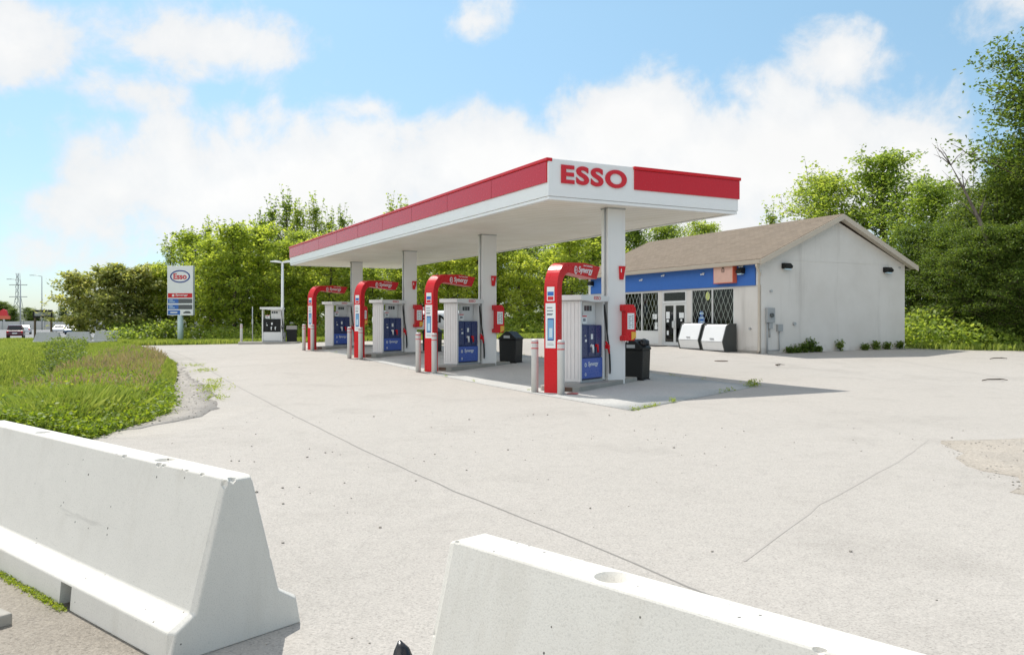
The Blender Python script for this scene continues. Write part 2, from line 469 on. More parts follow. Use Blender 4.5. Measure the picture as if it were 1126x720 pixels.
for (a, e, ra, re, wgt) in CLOUDS:
    sb = N(nt, 'ShaderNodeVectorMath', operation='SUBTRACT'); sb.inputs[1].default_value = (R(a), R(e), 0); nt.links.new(cmb.outputs[0], sb.inputs[0])
    ml = N(nt, 'ShaderNodeVectorMath', operation='MULTIPLY'); ml.inputs[1].default_value = (1/R(ra), 1/R(re), 0); nt.links.new(sb.outputs[0], ml.inputs[0])
    ln = N(nt, 'ShaderNodeVectorMath', operation='LENGTH'); nt.links.new(ml.outputs[0], ln.inputs[0])
    iv = N(nt, 'ShaderNodeMath', operation='MULTIPLY_ADD', n_1=-wgt, n_2=wgt); nt.links.new(ln.outputs['Value'], iv.inputs[0])
    if acc is None: acc = iv
    else:
        mxn = N(nt, 'ShaderNodeMath', operation='SMOOTH_MAX', n_2=.15); nt.links.new(acc.outputs[0], mxn.inputs[0]); nt.links.new(iv.outputs[0], mxn.inputs[1]); acc = mxn
cl0 = N(nt, 'ShaderNodeMath', operation='MAXIMUM', n_1=-.55); nt.links.new(acc.outputs[0], cl0.inputs[0])
t1 = N(nt, 'ShaderNodeMath', operation='MULTIPLY_ADD', n_1=2.7); nt.links.new(big, t1.inputs[0]); nt.links.new(cl0.outputs[0], t1.inputs[2])
t2 = N(nt, 'ShaderNodeMath', operation='MULTIPLY_ADD', n_1=1.5); nt.links.new(fine, t2.inputs[0]); nt.links.new(t1.outputs[0], t2.inputs[2])
mask = ramp(nt, t2.outputs[0], [(0., 0.), (1., 1.)])
mr = N(nt, 'ShaderNodeMapRange', interpolation_type='SMOOTHSTEP'); mr.inputs['From Min'].default_value = 2.08; mr.inputs['From Max'].default_value = 2.80
nt.links.new(t2.outputs[0], mr.inputs['Value'])
cm = N(nt, 'ShaderNodeMath', operation='MULTIPLY', n_1=.93); nt.links.new(mr.outputs[0], cm.inputs[0])
tint = ramp(nt, el.outputs[0], [(.0, (.46,.54,.66)), (.12, (.62,.66,.65)), (.36, (.84,.90,.77))])
skyc = mixc(nt, 1.0, sky.outputs[0], tint, 'MULTIPLY')
sh = ramp(nt, t2.outputs[0], [(0., (4.6,4.75,4.95)), (1., (5.1,5.15,5.2))])
mr2 = N(nt, 'ShaderNodeMapRange'); mr2.inputs['From Min'].default_value = 2.3; mr2.inputs['From Max'].default_value = 3.3; nt.links.new(t2.outputs[0], mr2.inputs['Value'])
shade = ramp(nt, noise(nt, nrm.outputs[0], 5.0, 6, .6), [(.3, .93), (.65, 1.0)])
cloudc = mixc(nt, mr2.outputs[0], (4.3,4.4,4.5), (5.05,4.97,4.86))
cloudc = mixc(nt, 1.0, cloudc, shade, 'MULTIPLY')
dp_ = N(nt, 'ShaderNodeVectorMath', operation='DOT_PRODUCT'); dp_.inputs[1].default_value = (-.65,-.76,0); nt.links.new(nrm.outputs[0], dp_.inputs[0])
fill_ramp = ramp(nt, dp_.outputs['Value'], [(0., 1.), (1., 1.)])
rear_fill = N(nt, 'ShaderNodeMapRange'); rear_fill.inputs['From Min'].default_value = -.05; rear_fill.inputs['From Max'].default_value = .9; rear_fill.inputs['To Min'].default_value = 1.0; rear_fill.inputs['To Max'].default_value = 2.1  # clouds out of view behind the camera brightened as added fill light
nt.links.new(dp_.outputs['Value'], rear_fill.inputs['Value'])
vm = N(nt, 'ShaderNodeVectorMath', operation='SCALE'); nt.links.new(cloudc, vm.inputs[0]); nt.links.new(rear_fill.outputs[0], vm.inputs['Scale']); cloudc = vm.outputs[0]
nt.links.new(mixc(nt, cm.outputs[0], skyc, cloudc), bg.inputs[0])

scene.view_settings.view_transform = 'Standard'; scene.view_settings.look = 'None'
scene.view_settings.exposure = .78; scene.view_settings.gamma = 1

# ------------------------------------------------------------------ ground
LEFT = [(-30,11.0),(-14,11.1),(-9,11.3),(-5.93,11.8),(-5.9,13.2),(-6.1,14.6),(-6.9,16.8),(-8.1,19.6),(-9.6,23.5),(-12.0,29.3),(-15.6,36.5),(-19.2,43.5),(-22.4,49.6)]
def left_edge(Y):
    pts = LEFT[3:]
    if Y <= pts[0][1]: return pts[0][0]
    for (x0,y0),(x1,y1) in zip(pts, pts[1:]):
        if Y <= y1: return x0 + (x1-x0) * (Y-y0) / (y1-y0)
    return pts[-1][0] - (Y - pts[-1][1]) * .5
LOT = [(45,-20),(-30,-20)] + LEFT + [(-23.5,51.6),(-14,52.2),(-4,52.4),(5,52.2),(6.5,46.0),(17.9,36.9),(19.5,35.6),(24,34.4),(45,33)]
def in_poly(x, y, P):
    c = False; j = len(P) - 1
    for i in range(len(P)):
        xi, yi = P[i]; xj, yj = P[j]
        if (yi > y) != (yj > y) and x < (xj-xi)*(y-yi)/(yj-yi)+xi: c = not c
        j = i
    return c

def terr(X, Y):
    z = gz(X, Y)
    if Y > 11.2 and X < left_edge(Y):
        s = (left_edge(Y) - X) * .88                                   # distance from the lot edge
        k = S((Y - 11.2) / 3.0)
        d = -1.5 * S((s - 2.5) / 1.5) * (1 - S((s - 4.4) / 2.6))      # the ditch
        d *= 1 - S((Y - 40) / 13)                                     # culverted at the far entrance
        z += d * k + .10 * S(s / 1.2) * k * (1 - S((s-1.2)/2))
        z += .10 * mnoise.noise(Vector((X*.35, Y*.35, 2))) * S(s/2) * (1 - .8*S((Y-24)/14)) - .10*S((s-8)/6)*S((Y-24)/14)
    if Y > 60: z += (-.62 - z) * S((Y - 62) / 22) * S((-X - 18) / 22)
    return z

def axis(vals):
    return sorted(set(round(v, 3) for v in vals))
xs = axis([-2500,-1200,-600,-320,-200,-140,-110] + list(np.arange(-90, -32, 2.0)) + list(np.arange(-32, -4, .5)) + list(np.arange(-4, 30, 1.5)) + [30,36,45,60,90,150,300,700,1500,2500])
ys = axis([-400,-120,-60,-30,-20] + list(np.arange(-20, 10, 3.0)) + list(np.arange(10, 60, .6)) + list(np.arange(60, 100, 2.0)) + [100,110,130,160,200,300,500,900,1800,3500])
vv = []; ff = []
INSET = [(x, y) for x, y in LOT]
for y in ys:
    for x in xs:
        z = terr(x, y)
        if in_poly(x, y, INSET): z -= .12
        vv.append((x, y, z))
nx = len(xs)
for j in range(len(ys)-1):
    for i in range(nx-1):
        ff.append((j*nx+i, j*nx+i+1, (j+1)*nx+i+1, (j+1)*nx+i))
me = bpy.data.meshes.new('ground'); me.from_pydata(vv, [], ff); me.materials.append(M['turf'])
for p in me.polygons: p.use_smooth = True
tag(link_mesh('ground', me), kind='structure')

def sheet(name, poly, mat, dz, stepx=2.0, stepy=2.0, jitter=0.0, skirt=.0, parent=None):
    """polygon draped on the forecourt surface"""
    P = []
    for (x0,y0),(x1,y1) in zip(poly, poly[1:]+poly[:1]):
        n = max(1, int(math.hypot(x1-x0, y1-y0) / .35)) if jitter else 1
        for k in range(n):
            t = k/n; x = x0+(x1-x0)*t; y = y0+(y1-y0)*t
            if jitter:
                x += jitter * mnoise.noise(Vector((x*1.7, y*1.7, 5))); y += jitter * mnoise.noise(Vector((x*1.7, y*1.7, 9)))
            P.append((x, y))
    bm = bmesh.new()
    bm.faces.new([bm.verts.new((x, y, 0)) for x, y in P])
    x0 = min(p[0] for p in P); x1 = max(p[0] for p in P); y0 = min(p[1] for p in P); y1 = max(p[1] for p in P)
    for a, lo, hi, st in ((0, x0, x1, stepx), (1, y0, y1, stepy)):
        t = lo + st
        while t < hi:
            co = (t,0,0) if a == 0 else (0,t,0); no = (1,0,0) if a == 0 else (0,1,0)
            bmesh.ops.bisect_plane(bm, geom=bm.verts[:]+bm.edges[:]+bm.faces[:], plane_co=co, plane_no=no)
            t += st
    bmesh.ops.triangulate(bm, faces=bm.faces)
    for v in bm.verts: v.co.z = gz(v.co.x, v.co.y) + dz
    if skirt:
        be = [e for e in bm.edges if len(e.link_faces) == 1]
        r = bmesh.ops.extrude_edge_only(bm, edges=be)
        for g in r['geom']:
            if isinstance(g, bmesh.types.BMVert): g.co.z -= skirt
    bmesh.ops.recalc_face_normals(bm, faces=bm.faces)
    me = bpy.data.meshes.new(name); bm.to_mesh(me); bm.free()
    if sum(p.normal.z for p in me.polygons) < 0: me.flip_normals()
    me.materials.append(mat)
    for p in me.polygons: p.use_smooth = abs(p.normal.z) > .5
    return link_mesh(name, me, parent)

tag(sheet('forecourt', LOT, M['lot'], 0, 1.5, 1.5, jitter=.16, skirt=.16), kind='structure')

# island pad under the canopy (a parallelogram), slightly proud of the asphalt
PAD = [(2.16,14.86),(6.06,20.3),(-5.5,44.8),(-11.2,42.6)]
tag(sheet('pump_pad', PAD, M['pad'], .014, 1.5, 1.5, skirt=.02), kind='structure')
tag(sheet('gravel_verge', [(-5.9,12.1),(-5.5,12.9),(-5.3,14.0),(-5.75,16.0),(-6.8,18.6),(-8.3,21.6),(-9.9,24.8),(-11.2,27.6),(-12.3,29.4),(-10.2,25.0),(-9.0,21.8),(-7.7,18.6),(-6.6,16.0),(-5.98,14.0)], M['gravel'], .004, 1, 1, jitter=.25, skirt=.012), kind='structure')
tag(sheet('dirt_patch', [(5.9,11.2),(5.55,10.2),(5.2,9.3),(5.25,8.6),(4.9,7.8),(5.6,6.6),(9,6),(14,9),(13,12.5),(9.5,12.2),(7.5,11.4)], M['dirt'], .004, 1, 1, jitter=.25, skirt=.012), kind='structure')

tag(sheet('road_shoulder', [(-9,9.6),(-4.5,6.5),(-1.75,4.15),(-.25,2.75),(.3,2.2),(1.5,1.0),(1.5,-6),(-14,-6),(-14,9.6)], M['shoulder'], .004, 1.5, 1.5, jitter=.05, skirt=.012), kind='structure')

def strip(pts, w, jit=.02):
    P = []
    for (x0,y0),(x1,y1) in zip(pts, pts[1:]):
        n = max(2, int(math.hypot(x1-x0, y1-y0)/.4))
        for k in range(n):
            t = k/n; P.append((x0+(x1-x0)*t, y0+(y1-y0)*t))
    P.append(pts[-1])
    m = MB(); prev = None
    for i, (x, y) in enumerate(P):
        a = P[max(0,i-1)]; b = P[min(len(P)-1,i+1)]
        d = Vector((b[0]-a[0], b[1]-a[1])).normalized(); n = Vector((-d.y, d.x))
        x += jit*mnoise.noise(Vector((x*2.1, y*2.1, 1)))*2; y += jit*mnoise.noise(Vector((x*2.1, y*2.1, 4)))*2
        ww = w * (.7 + .6*abs(mnoise.noise(Vector((x*1.3, y*1.3, 8)))))
        z = gz(x, y) + .0022
        p = ((x+n.x*ww/2, y+n.y*ww/2, z), (x-n.x*ww/2, y-n.y*ww/2, z))
        p = [m.bm.verts.new(q) for q in p]
        if prev:
            f = m.bm.faces.new((prev[0], prev[1], p[1], p[0])); f.normal_update()
            if f.normal.z < 0: f.normal_flip()
        prev = p
    return m
# long construction seam, and two faint cracks
tag(strip([(-17.5,41.5),(-13.2,33.2),(-9.1,24.95),(-4.67,15.93),(-1.88,10.36),(-.55,7.88),(.52,6.1),(1.09,5.06),(1.9,3.8)], .024, .008).build('seam_line', M['crack']), kind='structure')
tag(strip([(1.6,5.6),(2.75,7.3),(4.0,8.9),(5.0,10.2),(5.75,11.3)], .03, .012).build('crack_line', M['faint_crack']), kind='structure')
tag(strip([(8.6,33.0),(9.5,26.5),(11,20.5),(15,17)], .04, .08).build('crack_line', M['faint_crack']), kind='structure')

# ------------------------------------------------------------------ concrete barriers
def boolean(me_a, cutters):
    a = bpy.data.objects.new('tmp', me_a); col.objects.link(a); tmp = [a]
    for c in cutters:
        o = bpy.data.objects.new('tmpc', c); col.objects.link(o); tmp.append(o)
        md = a.modifiers.new('b', 'BOOLEAN'); md.operation = 'DIFFERENCE'; md.solver = 'EXACT'; md.object = o
    dg = bpy.context.evaluated_depsgraph_get(); dg.update()
    me = bpy.data.meshes.new_from_object(a.evaluated_get(dg))
    for o in tmp: bpy.data.objects.remove(o)
    return me

def barrier_mesh(L, holes, notches, mat, taper=0.0, chips=0):
    prof = [(-.375,0),(-.362,.145),(-.25,.215),(-.078,.85),(.078,.85),(.25,.215),(.362,.145),(.375,0)]
    # a rebated edge just inside each end: three lengths with a shallow chamfer
    m = MB()
    rows = [(0, .93), (.035, 1.0), (L-.035, 1.0), (L, .93)]
    rings = []
    for x, k in rows:
        rings.append([m.bm.verts.new((x + (taper*z*(1 if x < L/2 else -1)), d*(k if z > .1 else 1), z*(1 if k == 1 else .985))) for d, z in prof])
    for a, b in zip(rings, rings[1:]):
        for i in range(len(prof)):
            j = (i+1) % len(prof)
            m.bm.faces.new((a[i], a[j], b[j], b[i]))
    m.bm.faces.new(rings[0]); m.bm.faces.new(rings[-1][::-1])
    me = m.mesh('barrier_body', mat, .008, 2)
    cut = []
    for h in holes:
        c = MB().tube([(h,0,.7),(h,0,.92)], .058, 20); cut.append(c.mesh('c', mat))
    for n in notches:
        c = MB().box(n-.075, n+.075, -.5, .5, -.05, .135); cut.append(c.mesh('c', mat))
    crd = random.Random(int(L*100))
    edge = []
    for _ in range(chips):
        x = crd.choice((0.0, L)) ; t = crd.random(); sd_ = crd.choice((-1, 1))
        edge.append((x, sd_*(.25-.172*t), .215+.635*t))
    for _ in range(chips):
        edge.append((crd.random()*L, crd.choice((-1,1))*.078, .85))
    for _ in range(chips//2):
        edge.append((crd.choice((0.0, L)), crd.uniform(-.08,.08), .85))
    for e_ in edge:
        bm = bmesh.new(); bmesh.ops.create_icosphere(bm, subdivisions=1, radius=crd.uniform(.008,.026))
        for v in bm.verts: v.co = Vector((v.co.x*1.5, v.co.y, v.co.z*1.3)) + Vector(e_) + Vector((crd.uniform(-.003,.003),)*3)
        c = bpy.data.meshes.new('c'); bm.to_mesh(c); bm.free(); cut.append(c)
    if cut: me = boolean(me, cut)
    me.name = 'concrete_barrier'
    return me

bl = math.atan2(.647, -.762)         # left barrier runs away to the left
o = link_mesh('concrete_barrier', barrier_mesh(3.6, [.78, 2.56], [1.22, 2.7], M['barrier'], chips=9))
o.location = (-1.396, 4.18, 0); o.rotation_euler = (0, 0, bl)
tag(o, 'white concrete traffic barrier on the left whose sloping end face is in view', 'barrier', 'concrete barriers in the foreground')
br = math.atan2(-.713, .701)
o = link_mesh('concrete_barrier', barrier_mesh(3.2, [.70, 1.9], [.9, 2.3], M['barrier'], chips=8))
o.location = (-.177, 3.045, -.0); o.rotation_euler = (0, 0, br)
tag(o, 'white concrete traffic barrier at the bottom edge with one lifting hole in its top', 'barrier', 'concrete barriers in the foreground')
fb = barrier_mesh(1.95, [], [.97], M['barrier_far'], taper=.30)
for i, (px, lab) in enumerate(((52,'grey concrete barrier under the empty billboard frame, leftmost of the far three'),(85.5,'grey concrete barrier in the middle of the far row beyond the ditch'),(117,'grey concrete barrier at the right end of the far row, by the bushes'))):
    o = link_mesh('concrete_barrier', fb)
    Y = 57.5; x = (px - 563)/898*Y
    o.location = (x - .97, Y, terr(x, Y) - .02); o.rotation_euler = (0, 0, R(6))
    tag(o, lab, 'barrier', 'concrete barriers across the far entrance')

# ------------------------------------------------------------------ canopy
CA = math.atan2(.469, .883)
CV = Vector((.883, .469, 0)); CU = Vector((-.469, .883, 0))
canopy = empty('fuel_canopy', (.851, 19.1, 0), CA)
tag(canopy, 'long flat white fuel canopy with red band and red lettering on four columns', 'canopy')
CW, CL, Z0, Z1 = 5.89, 26.4, 4.48, 5.45
m = MB()
m.box(0, CW, 0, .12, 4.56, Z1-.012); m.box(0, CW, CL-.12, CL, 4.56, Z1-.012)
m.box(0, .12, .12, CL-.12, 4.56, Z1-.012); m.box(CW-.12, CW, .12, CL-.12, 4.56, Z1-.012)
m.build('fascia', M['white'], canopy, .006)
m = MB()
m.box(.02, CW-.02, .02, .14, Z0, 4.553); m.box(.02, CW-.02, CL-.14, CL-.02, Z0, 4.553)
m.box(.02, .14, .142, CL-.142, Z0, 4.553); m.box(CW-.14, CW-.02, .142, CL-.142, Z0, 4.553)
m.build('drip_edge', M['white'], canopy, .005)
MB().box(.142, CW-.142, .142, CL-.142, 4.51, 4.55).build('soffit', M['soffit'], canopy)
MB().box(.122, CW-.122, .122, CL-.122, 5.2, 5.26).build('roof_deck', M['galv'], canopy)
m = MB()   # red band panels
m.box(-.03, -.001, .05, CL, 4.88, Z1-.085)
m.box(2.459, CW+.03, -.03, -.001, 4.88, Z1-.085)
m.box(CW+.001, CW+.03, 0, CL, 4.88, Z1-.085)
m.build('red_band', M['fascia_red'], canopy, .004)
m = MB()   # cap moulding
m.box(-.06, .1, -.02, CL+.03, Z1-.08, Z1); m.box(2.44, CW+.06, -.06, .1, Z1-.08, Z1+.004); m.box(CW-.06, CW+.06, .102, CL+.03, Z1-.08, Z1)
m.build('cap_moulding', M['red'], canopy, .012)
# panel joints on the long fascia
m = MB()
for k in range(1, 9): m.box(-.0335, -.0302, k*CL/9-.006, k*CL/9+.006, 4.885, Z1-.09)
m.bsplit('panel_joint', M['dark_red'], canopy)
text('lettering', 'ESSO', M['letter_red'], canopy, (.34, -.004, 4.874), (1,0,0), (0,0,1), 1.885, .445, .03, .034, 0.0, 1.14)
col_loc = []
for k in range(4):
    cx, cy = 2.41, .82 + 7.3*k
    w = canopy.location + CV*cx + CU*cy
    col_loc.append(w)
    zb = gz(w.x, w.y)
    c = MB()
    c.box(cx-.26, cx+.26, cy-.15, cy+.15, zb+.02, 4.512)
    c.box(cx-.268, cx-.19, cy-.156, cy-.15, zb+.14, 4.505); c.box(cx+.19, cx+.268, cy-.156, cy-.15, zb+.14, 4.505)
    co = c.build('column', M['column_white'], canopy, .006)
    MB().box(cx-.275, cx+.275, cy-.165, cy+.165, 4.475, 4.509).build('top_plate', M['galv'], co)
    MB().tube([(cx-.29, cy-.05, zb+.2), (cx-.29, cy-.05, 4.3), (cx-.29, cy-.05, 4.505)], .022, 8).build('conduit', M['galv'], co)

# ------------------------------------------------------------------ islands with their equipment
WA = math.atan2(.867, .499)
ISL = Vector((.87, 18.4, 0)); STEP = Vector((-.466, .885, 0)) * 7.3
def ipos(k):
    p = ISL + STEP * k
    p.z = gz(p.x + .8, p.y + 1.4)
    return p
nth = ['nearest the camera', 'second from the camera', 'third from the camera', 'farthest from the camera']

# raised concrete island
m = MB()
pts = [(.55,-.46),(4.15,-.46),(4.27,-.36),(4.27,.45),(4.15,.55),(.55,.55),(.42,.45),(.42,-.36)]
m.prism(pts, 'z', -.10, .13)
isl = m.build('pump_island', M['curb'], None, .015)
MB().box(.40, .426, -.34, -.10, .035, .115).build('access_plate', M['wood'], isl)

# arch: swept flat band, curved over
def arch_root():
    root = empty('pump_arch', (0,0,0))
    cl = []          # centre line (x, z) outer edge and inner edge
    def sweep(off):
        P = [(off, 0)]
        r = .62 - off
        for k in range(0, 11):
            a = math.pi - k/10*math.pi/2
            P.append((.62 + r*math.cos(a), 2.36 + r*math.sin(a)))
        return P
    outer = sweep(0.0) + [(1.5, 3.02), (2.38, 2.97)]
    inner = sweep(.24) + [(1.45, 2.70), (2.16, 2.66)]
    hw = .165
    m = MB(); bm = m.bm
    n = len(outer)
    V = [[bm.verts.new((p[0], s*hw, p[1])) for p in L] for s in (-1, 1) for L in (outer, inner)]
    Ro, Ri, Lo, Li = V
    for i in range(n-1):
        bm.faces.new((Ro[i], Ro[i+1], Lo[i+1], Lo[i]))
        bm.faces.new((Ri[i], Li[i], Li[i+1], Ri[i+1]))
        bm.faces.new((Ro[i], Ri[i], Ri[i+1], Ro[i+1]))
        bm.faces.new((Lo[i], Lo[i+1], Li[i+1], Li[i]))
    bm.faces.new((Ro[0], Lo[0], Li[0], Ri[0])); bm.faces.new((Ro[-1], Ri[-1], Li[-1], Lo[-1]))
    m.build('arch_body', M['red'], root, .006)
    # side trims (slightly proud white-edged band on the bend)
    po = MB().box(-.006, -.001, -.125, .125, 1.02, 2.03).build('poster', M['paper'], root)
    MB().box(-.009, -.0065, -.085, .075, 1.19, 1.69).build('picture', M['logo_blue'], po)
    MB().box(-.0115, -.0095, -.073, .063, 1.22, 1.66).build('picture_panel', M['paper_blue'], po)
    MB().box(-.0135, -.012, -.05, .03, 1.26, 1.47).build('picture_card', M['poster_pale'], po)
    t = MB()
    for zz, a in ((1.93,.04),(1.86,-.02),(1.79,.0),(1.77,.05)):
        t.box(-.009, -.0065, -.06+a*.3, .09, zz-.012, zz+.012)
    t.box(-.009, -.0065, -.08, .08, 1.09, 1.102); t.box(-.009, -.0065, -.06, .08, 1.125, 1.132)
    t.build('print_lines', M['ink'], po)
    st = MB().box(-.006, -.001, -.095, .09, 2.08, 2.40).build('sticker', M['paper'], root)
    MB().box(-.009, -.0065, -.08, .075, 2.20, 2.29).build('blue_stripe', M['sign_blue'], st)
    MB().box(-.009, -.0065, -.075, .07, 2.10, 2.18).build('red_stripe', M['letter_red'], st)
    for s, xd, x0 in ((-1, (1,0,0), 1.12), (1, (-1,0,0), 2.08)):
        y = s*(hw+.001)
        text('lettering', 'Synergy', M['paper'], root, (x0, y, 2.735), xd, (0,0,1), .80*1, .19, .006, .012, .15)
        text('small_print', 'Fuel Technology', M['paper'], root, (x0+.28*xd[0], y, 2.925), xd, (0,0,1), .52, .05, .004, .01, .15)
        g = MB()
        cx = x0 - .16*xd[0]; y2 = y + s*.006
        a = [(cx+.085*math.cos(t*math.pi/10), 2.825+.095*math.sin(t*math.pi/10)) for t in range(20)]
        b = [(cx+.062*math.cos(t*math.pi/10), 2.825+.070*math.sin(t*math.pi/10)) for t in range(20)]
        for i in range(20):
            j = (i+1) % 20
            g.quad([(a[i][0],y2,a[i][1]),(a[j][0],y2,a[j][1]),(b[j][0],y2,b[j][1]),(b[i][0],y2,b[i][1])])
        g.box(cx-.035, cx+.035, min(y2,y), max(y2,y), 2.815, 2.835); g.box(cx-.035, cx-.012, min(y2,y), max(y2,y), 2.78, 2.87)
        g.build('emblem', M['paper'], root)
    MB().tube([(.255,-.05,0),(.255,-.05,2.3)], .02, 8).build('conduit', M['galv'], root)
    return root
arch = arch_root()

def bollard_root():
    root = empty('bollard', (0,0,0))
    m = MB(); m.tube([(0,0,-.05),(0,0,1.17),(0,0,1.19)], [.082,.082,.075], 20)
    m.build('post', M['bollard'], root)
    for z in (1.0, 1.13):
        MB().tube([(0,0,z),(0,0,z+.022)], .0845, 20).build('red_band', M['letter_red'], root)
    MB().tube([(0,0,1.19),(0,0,1.215)], [.085,.06], 20).build('cap', M['white'], root)
    return root
boll = bollard_root()

def hose(m, pts, r=.018):
    # smooth a polyline
    P = [Vector(p) for p in pts]
    for _ in range(2):
        Q = [P[0]]
        for a, b in zip(P, P[1:]): Q += [a*.75+b*.25, a*.25+b*.75]
        Q.append(P[-1]); P = Q
    m.tube(P, r, 7)

def pump_root(name='fuel_pump', grey=False):
    """local x runs along the island, +-y are the two service faces, base at z=0 on the island top"""
    root = empty(name, (0,0,0))
    W = M['pump_white']
    L, hd = 1.22, .275
    e = MB()
    e.box(0, .07, -hd, hd, .03, 1.98)
    for k in range(5): e.box(-.012, 0.001, -hd+.06+k*.105, -hd+.085+k*.105, .1, 1.95)
    e.build('end_panel', W, root, .012)
    e = MB(); e.box(L-.09, L, -hd, hd, .03, 1.98); e.build('end_panel', W, root, .012)
    MB().box(.01, L-.01, -hd+.03, hd-.03, 0, .06).build('base', M['galv'], root)
    MB().box(.072, L-.092, -hd+.035, hd-.035, .07, .60).build('cabinet', M['navy'] if not grey else W, root, .01)
    MB().box(.072, L-.092, -hd+.05, hd-.05, .602, 1.40).build('dispenser_head', M['navy'] if not grey else M['black'], root, .01)
    # mullion above the head carrying the price displays
    MB().box(.50, L-.10, -.06, .06, 1.402, 1.98).build('display_post', W, root, .008)
    v = MB()
    prof = [(-.10,1.985),(L+.06,1.985),(L+.06,2.13),(-.10,2.13)]
    v.prism([(-.12,2.0),(.15,1.99),(.45,1.965),(.75,1.965),(L,1.985),(L+.06,1.995),(L+.06,2.125),(.6,2.14),(-.12,2.125)], 'y', -hd-.09, hd+.09)
    va = v.build('valance', W, root, .012)
    for s in (-1, 1):
        y = s*(hd-.035)
        lo = min(y, y+s*.004); hi = max(y, y+s*.004)
        if not grey:
            pn = MB().box(.08, L-.10, min(y+s*.001,y+s*.018), max(y+s*.001,y+s*.018), .10, .585).build('skirt_panel', M['blue_panel'], root, .006)
            xd = (1,0,0) if s < 0 else (-1,0,0)
            x0 = .40 if s < 0 else .95
            text('lettering', 'Synergy', M['paper'], pn, (x0, y+s*.0185, .37), xd, (0,0,1), .50, .13, .004, .015, .15)
            g = MB(); cx = x0 - .13*xd[0]
            for (cz, rr) in ((.43,.05),(.20,.04)):
                for i in range(14):
                    a0 = i/14*2*math.pi; a1 = (i+1)/14*2*math.pi
                    yy = y+s*.0215
                    g.quad([(cx+rr*math.cos(a0),yy,cz+rr*math.sin(a0)),(cx+rr*math.cos(a1),yy,cz+rr*math.sin(a1)),(cx+rr*.55*math.cos(a1),yy,cz+rr*.55*math.sin(a1)),(cx+rr*.55*math.cos(a0),yy,cz+rr*.55*math.sin(a0))])
            g.build('emblem', M['paper'], pn)
        y = s*(hd-.05)
        f = MB()
        for a in (.09, .445, .80):
            f.box(a, a+.31, min(y,y+s*.02), max(y,y+s*.02), .64, 1.38)
        f.bsplit('nozzle_panel', M['navy'] if not grey else M['black'], root, .008)
        kp = MB().box(.55, .64, min(y+s*.021,y+s*.035), max(y+s*.021,y+s*.035), 1.05, 1.18).build('keypad', M['paper'], root, .004)
        MB().box(.26, .34, min(y+s*.021,y+s*.03), max(y+s*.021,y+s*.03), .99, 1.05).build('card_slot', M['paper'], root)
        MB().box(.24, .30, min(y+s*.021,y+s*.03), max(y+s*.021,y+s*.03), 1.12, 1.16).build('card_slot', M['galv'], root)
        for a, mt in ((.56, 'paper'), (.80, 'red' if not grey else 'paper')):
            nz = MB()
            yy = y + s*.05
            nz.tube([(a, y+s*.03, .92), (a, yy+s*.03, .86), (a+.01, yy+s*.03, .72)], [.022,.03,.025], 8)
            nz.box(a-.03, a+.045, min(y+s*.022,yy+s*.03), max(y+s*.022,yy+s*.03), .86, .92)
            nz.build('nozzle', M[mt], root)
        nz = MB()
        nz.tube([(L-.03, y+s*.09, .98), (L+.0, y+s*.15, .86), (L+.03, y+s*.16, .68)], [.025,.035,.02], 8)
        nz.box(L-.04, L+.05, min(y+s*.08,y+s*.17), max(y+s*.08,y+s*.17), .80, .90)
        nz.build('nozzle', M['red' if not grey else 'black'], root)
        h = MB()
        hose(h, [(L-.05, y+s*.06, 1.9), (L-.02, y+s*.10, 1.6), (L+.01, y+s*.12, 1.05), (L+.02, y+s*.13, .98)])
        hose(h, [(L+.03, y+s*.16, .70), (L+.05, y+s*.17, .35), (L+.08, y+s*.15, .13), (L+.13, y+s*.14, .30), (L+.11, y+s*.12, .8), (L-.04, y+s*.07, 1.6), (L-.05, y+s*.05, 1.92)])
        h.build('hose', M['rubber'], root)
        d = MB()
        for a in (.55, .68, .81): d.box(a, a+.10, min(s*.061,s*.07), max(s*.061,s*.07), 1.75, 1.88)
        d.bsplit('price_display', M['screen'], root)
        bx = MB().box(.20, .44, min(s*.08,s*.20), max(s*.08,s*.20), 1.43, 1.64).build('topper_sign', M['paper'], root)
        MB().box(.215, .425, min(s*.201,s*.206), max(s*.201,s*.206), 1.60, 1.63).build('red_stripe', M['letter_red'], bx)
        MB().box(.25, .37, min(s*.201,s*.206), max(s*.201,s*.206), 1.49, 1.56).build('print_lines', M['ink'], bx)
        if not grey:
            xd = (1,0,0) if s < 0 else (-1,0,0)
            text('lettering', 'ESSO', M['letter_red'], va, ((.50 if s < 0 else .80), s*(hd+.0905), 2.02), xd, (0,0,1), .34, .085, .004, .01)
    return root
pump = pump_root()

def squeegee_root():
    """red wall caddy on the column: local x right, -y out"""
    root = empty('service_caddy', (0,0,0))
    m = MB()
    m.prism([(0,.98),(.0,1.10),(.06,1.12),(.06,1.72),(0,1.74),(0,1.90),(.30,1.90),(.37,1.80),(.37,1.05),(.32,.98)], 'y', -.20, 0)
    m.build('caddy_body', M['red'], root, .012)
    pl = MB().box(.10, .31, -.206, -.201, 1.27, 1.68).build('instruction_plate', M['paper'], root)
    t = MB()
    for k in range(6): t.box(.13, .19 + .03*(k % 2), -.2085, -.2065, 1.31+.055*k, 1.33+.055*k); t.box(.24, .28, -.2085, -.2065, 1.32+.055*k, 1.345+.055*k)
    t.build('print_lines', M['ink'], pl)
    b = MB(); b.prism([(.22,.995),(.36,1.06),(.36,1.20),(.22,1.21)], 'y', -.215, -.201); b.build('towel_dispenser', M['yellow'], root, .004)
    h = MB(); h.tube([(.05,-.10,.93),(.05,-.10,.99)], .02, 8); h.tube([(.18,-.10,.93),(.18,-.10,.99)], .02, 8); h.bsplit('drain_spout', M['paper'], root)
    return root
caddy = squeegee_root()

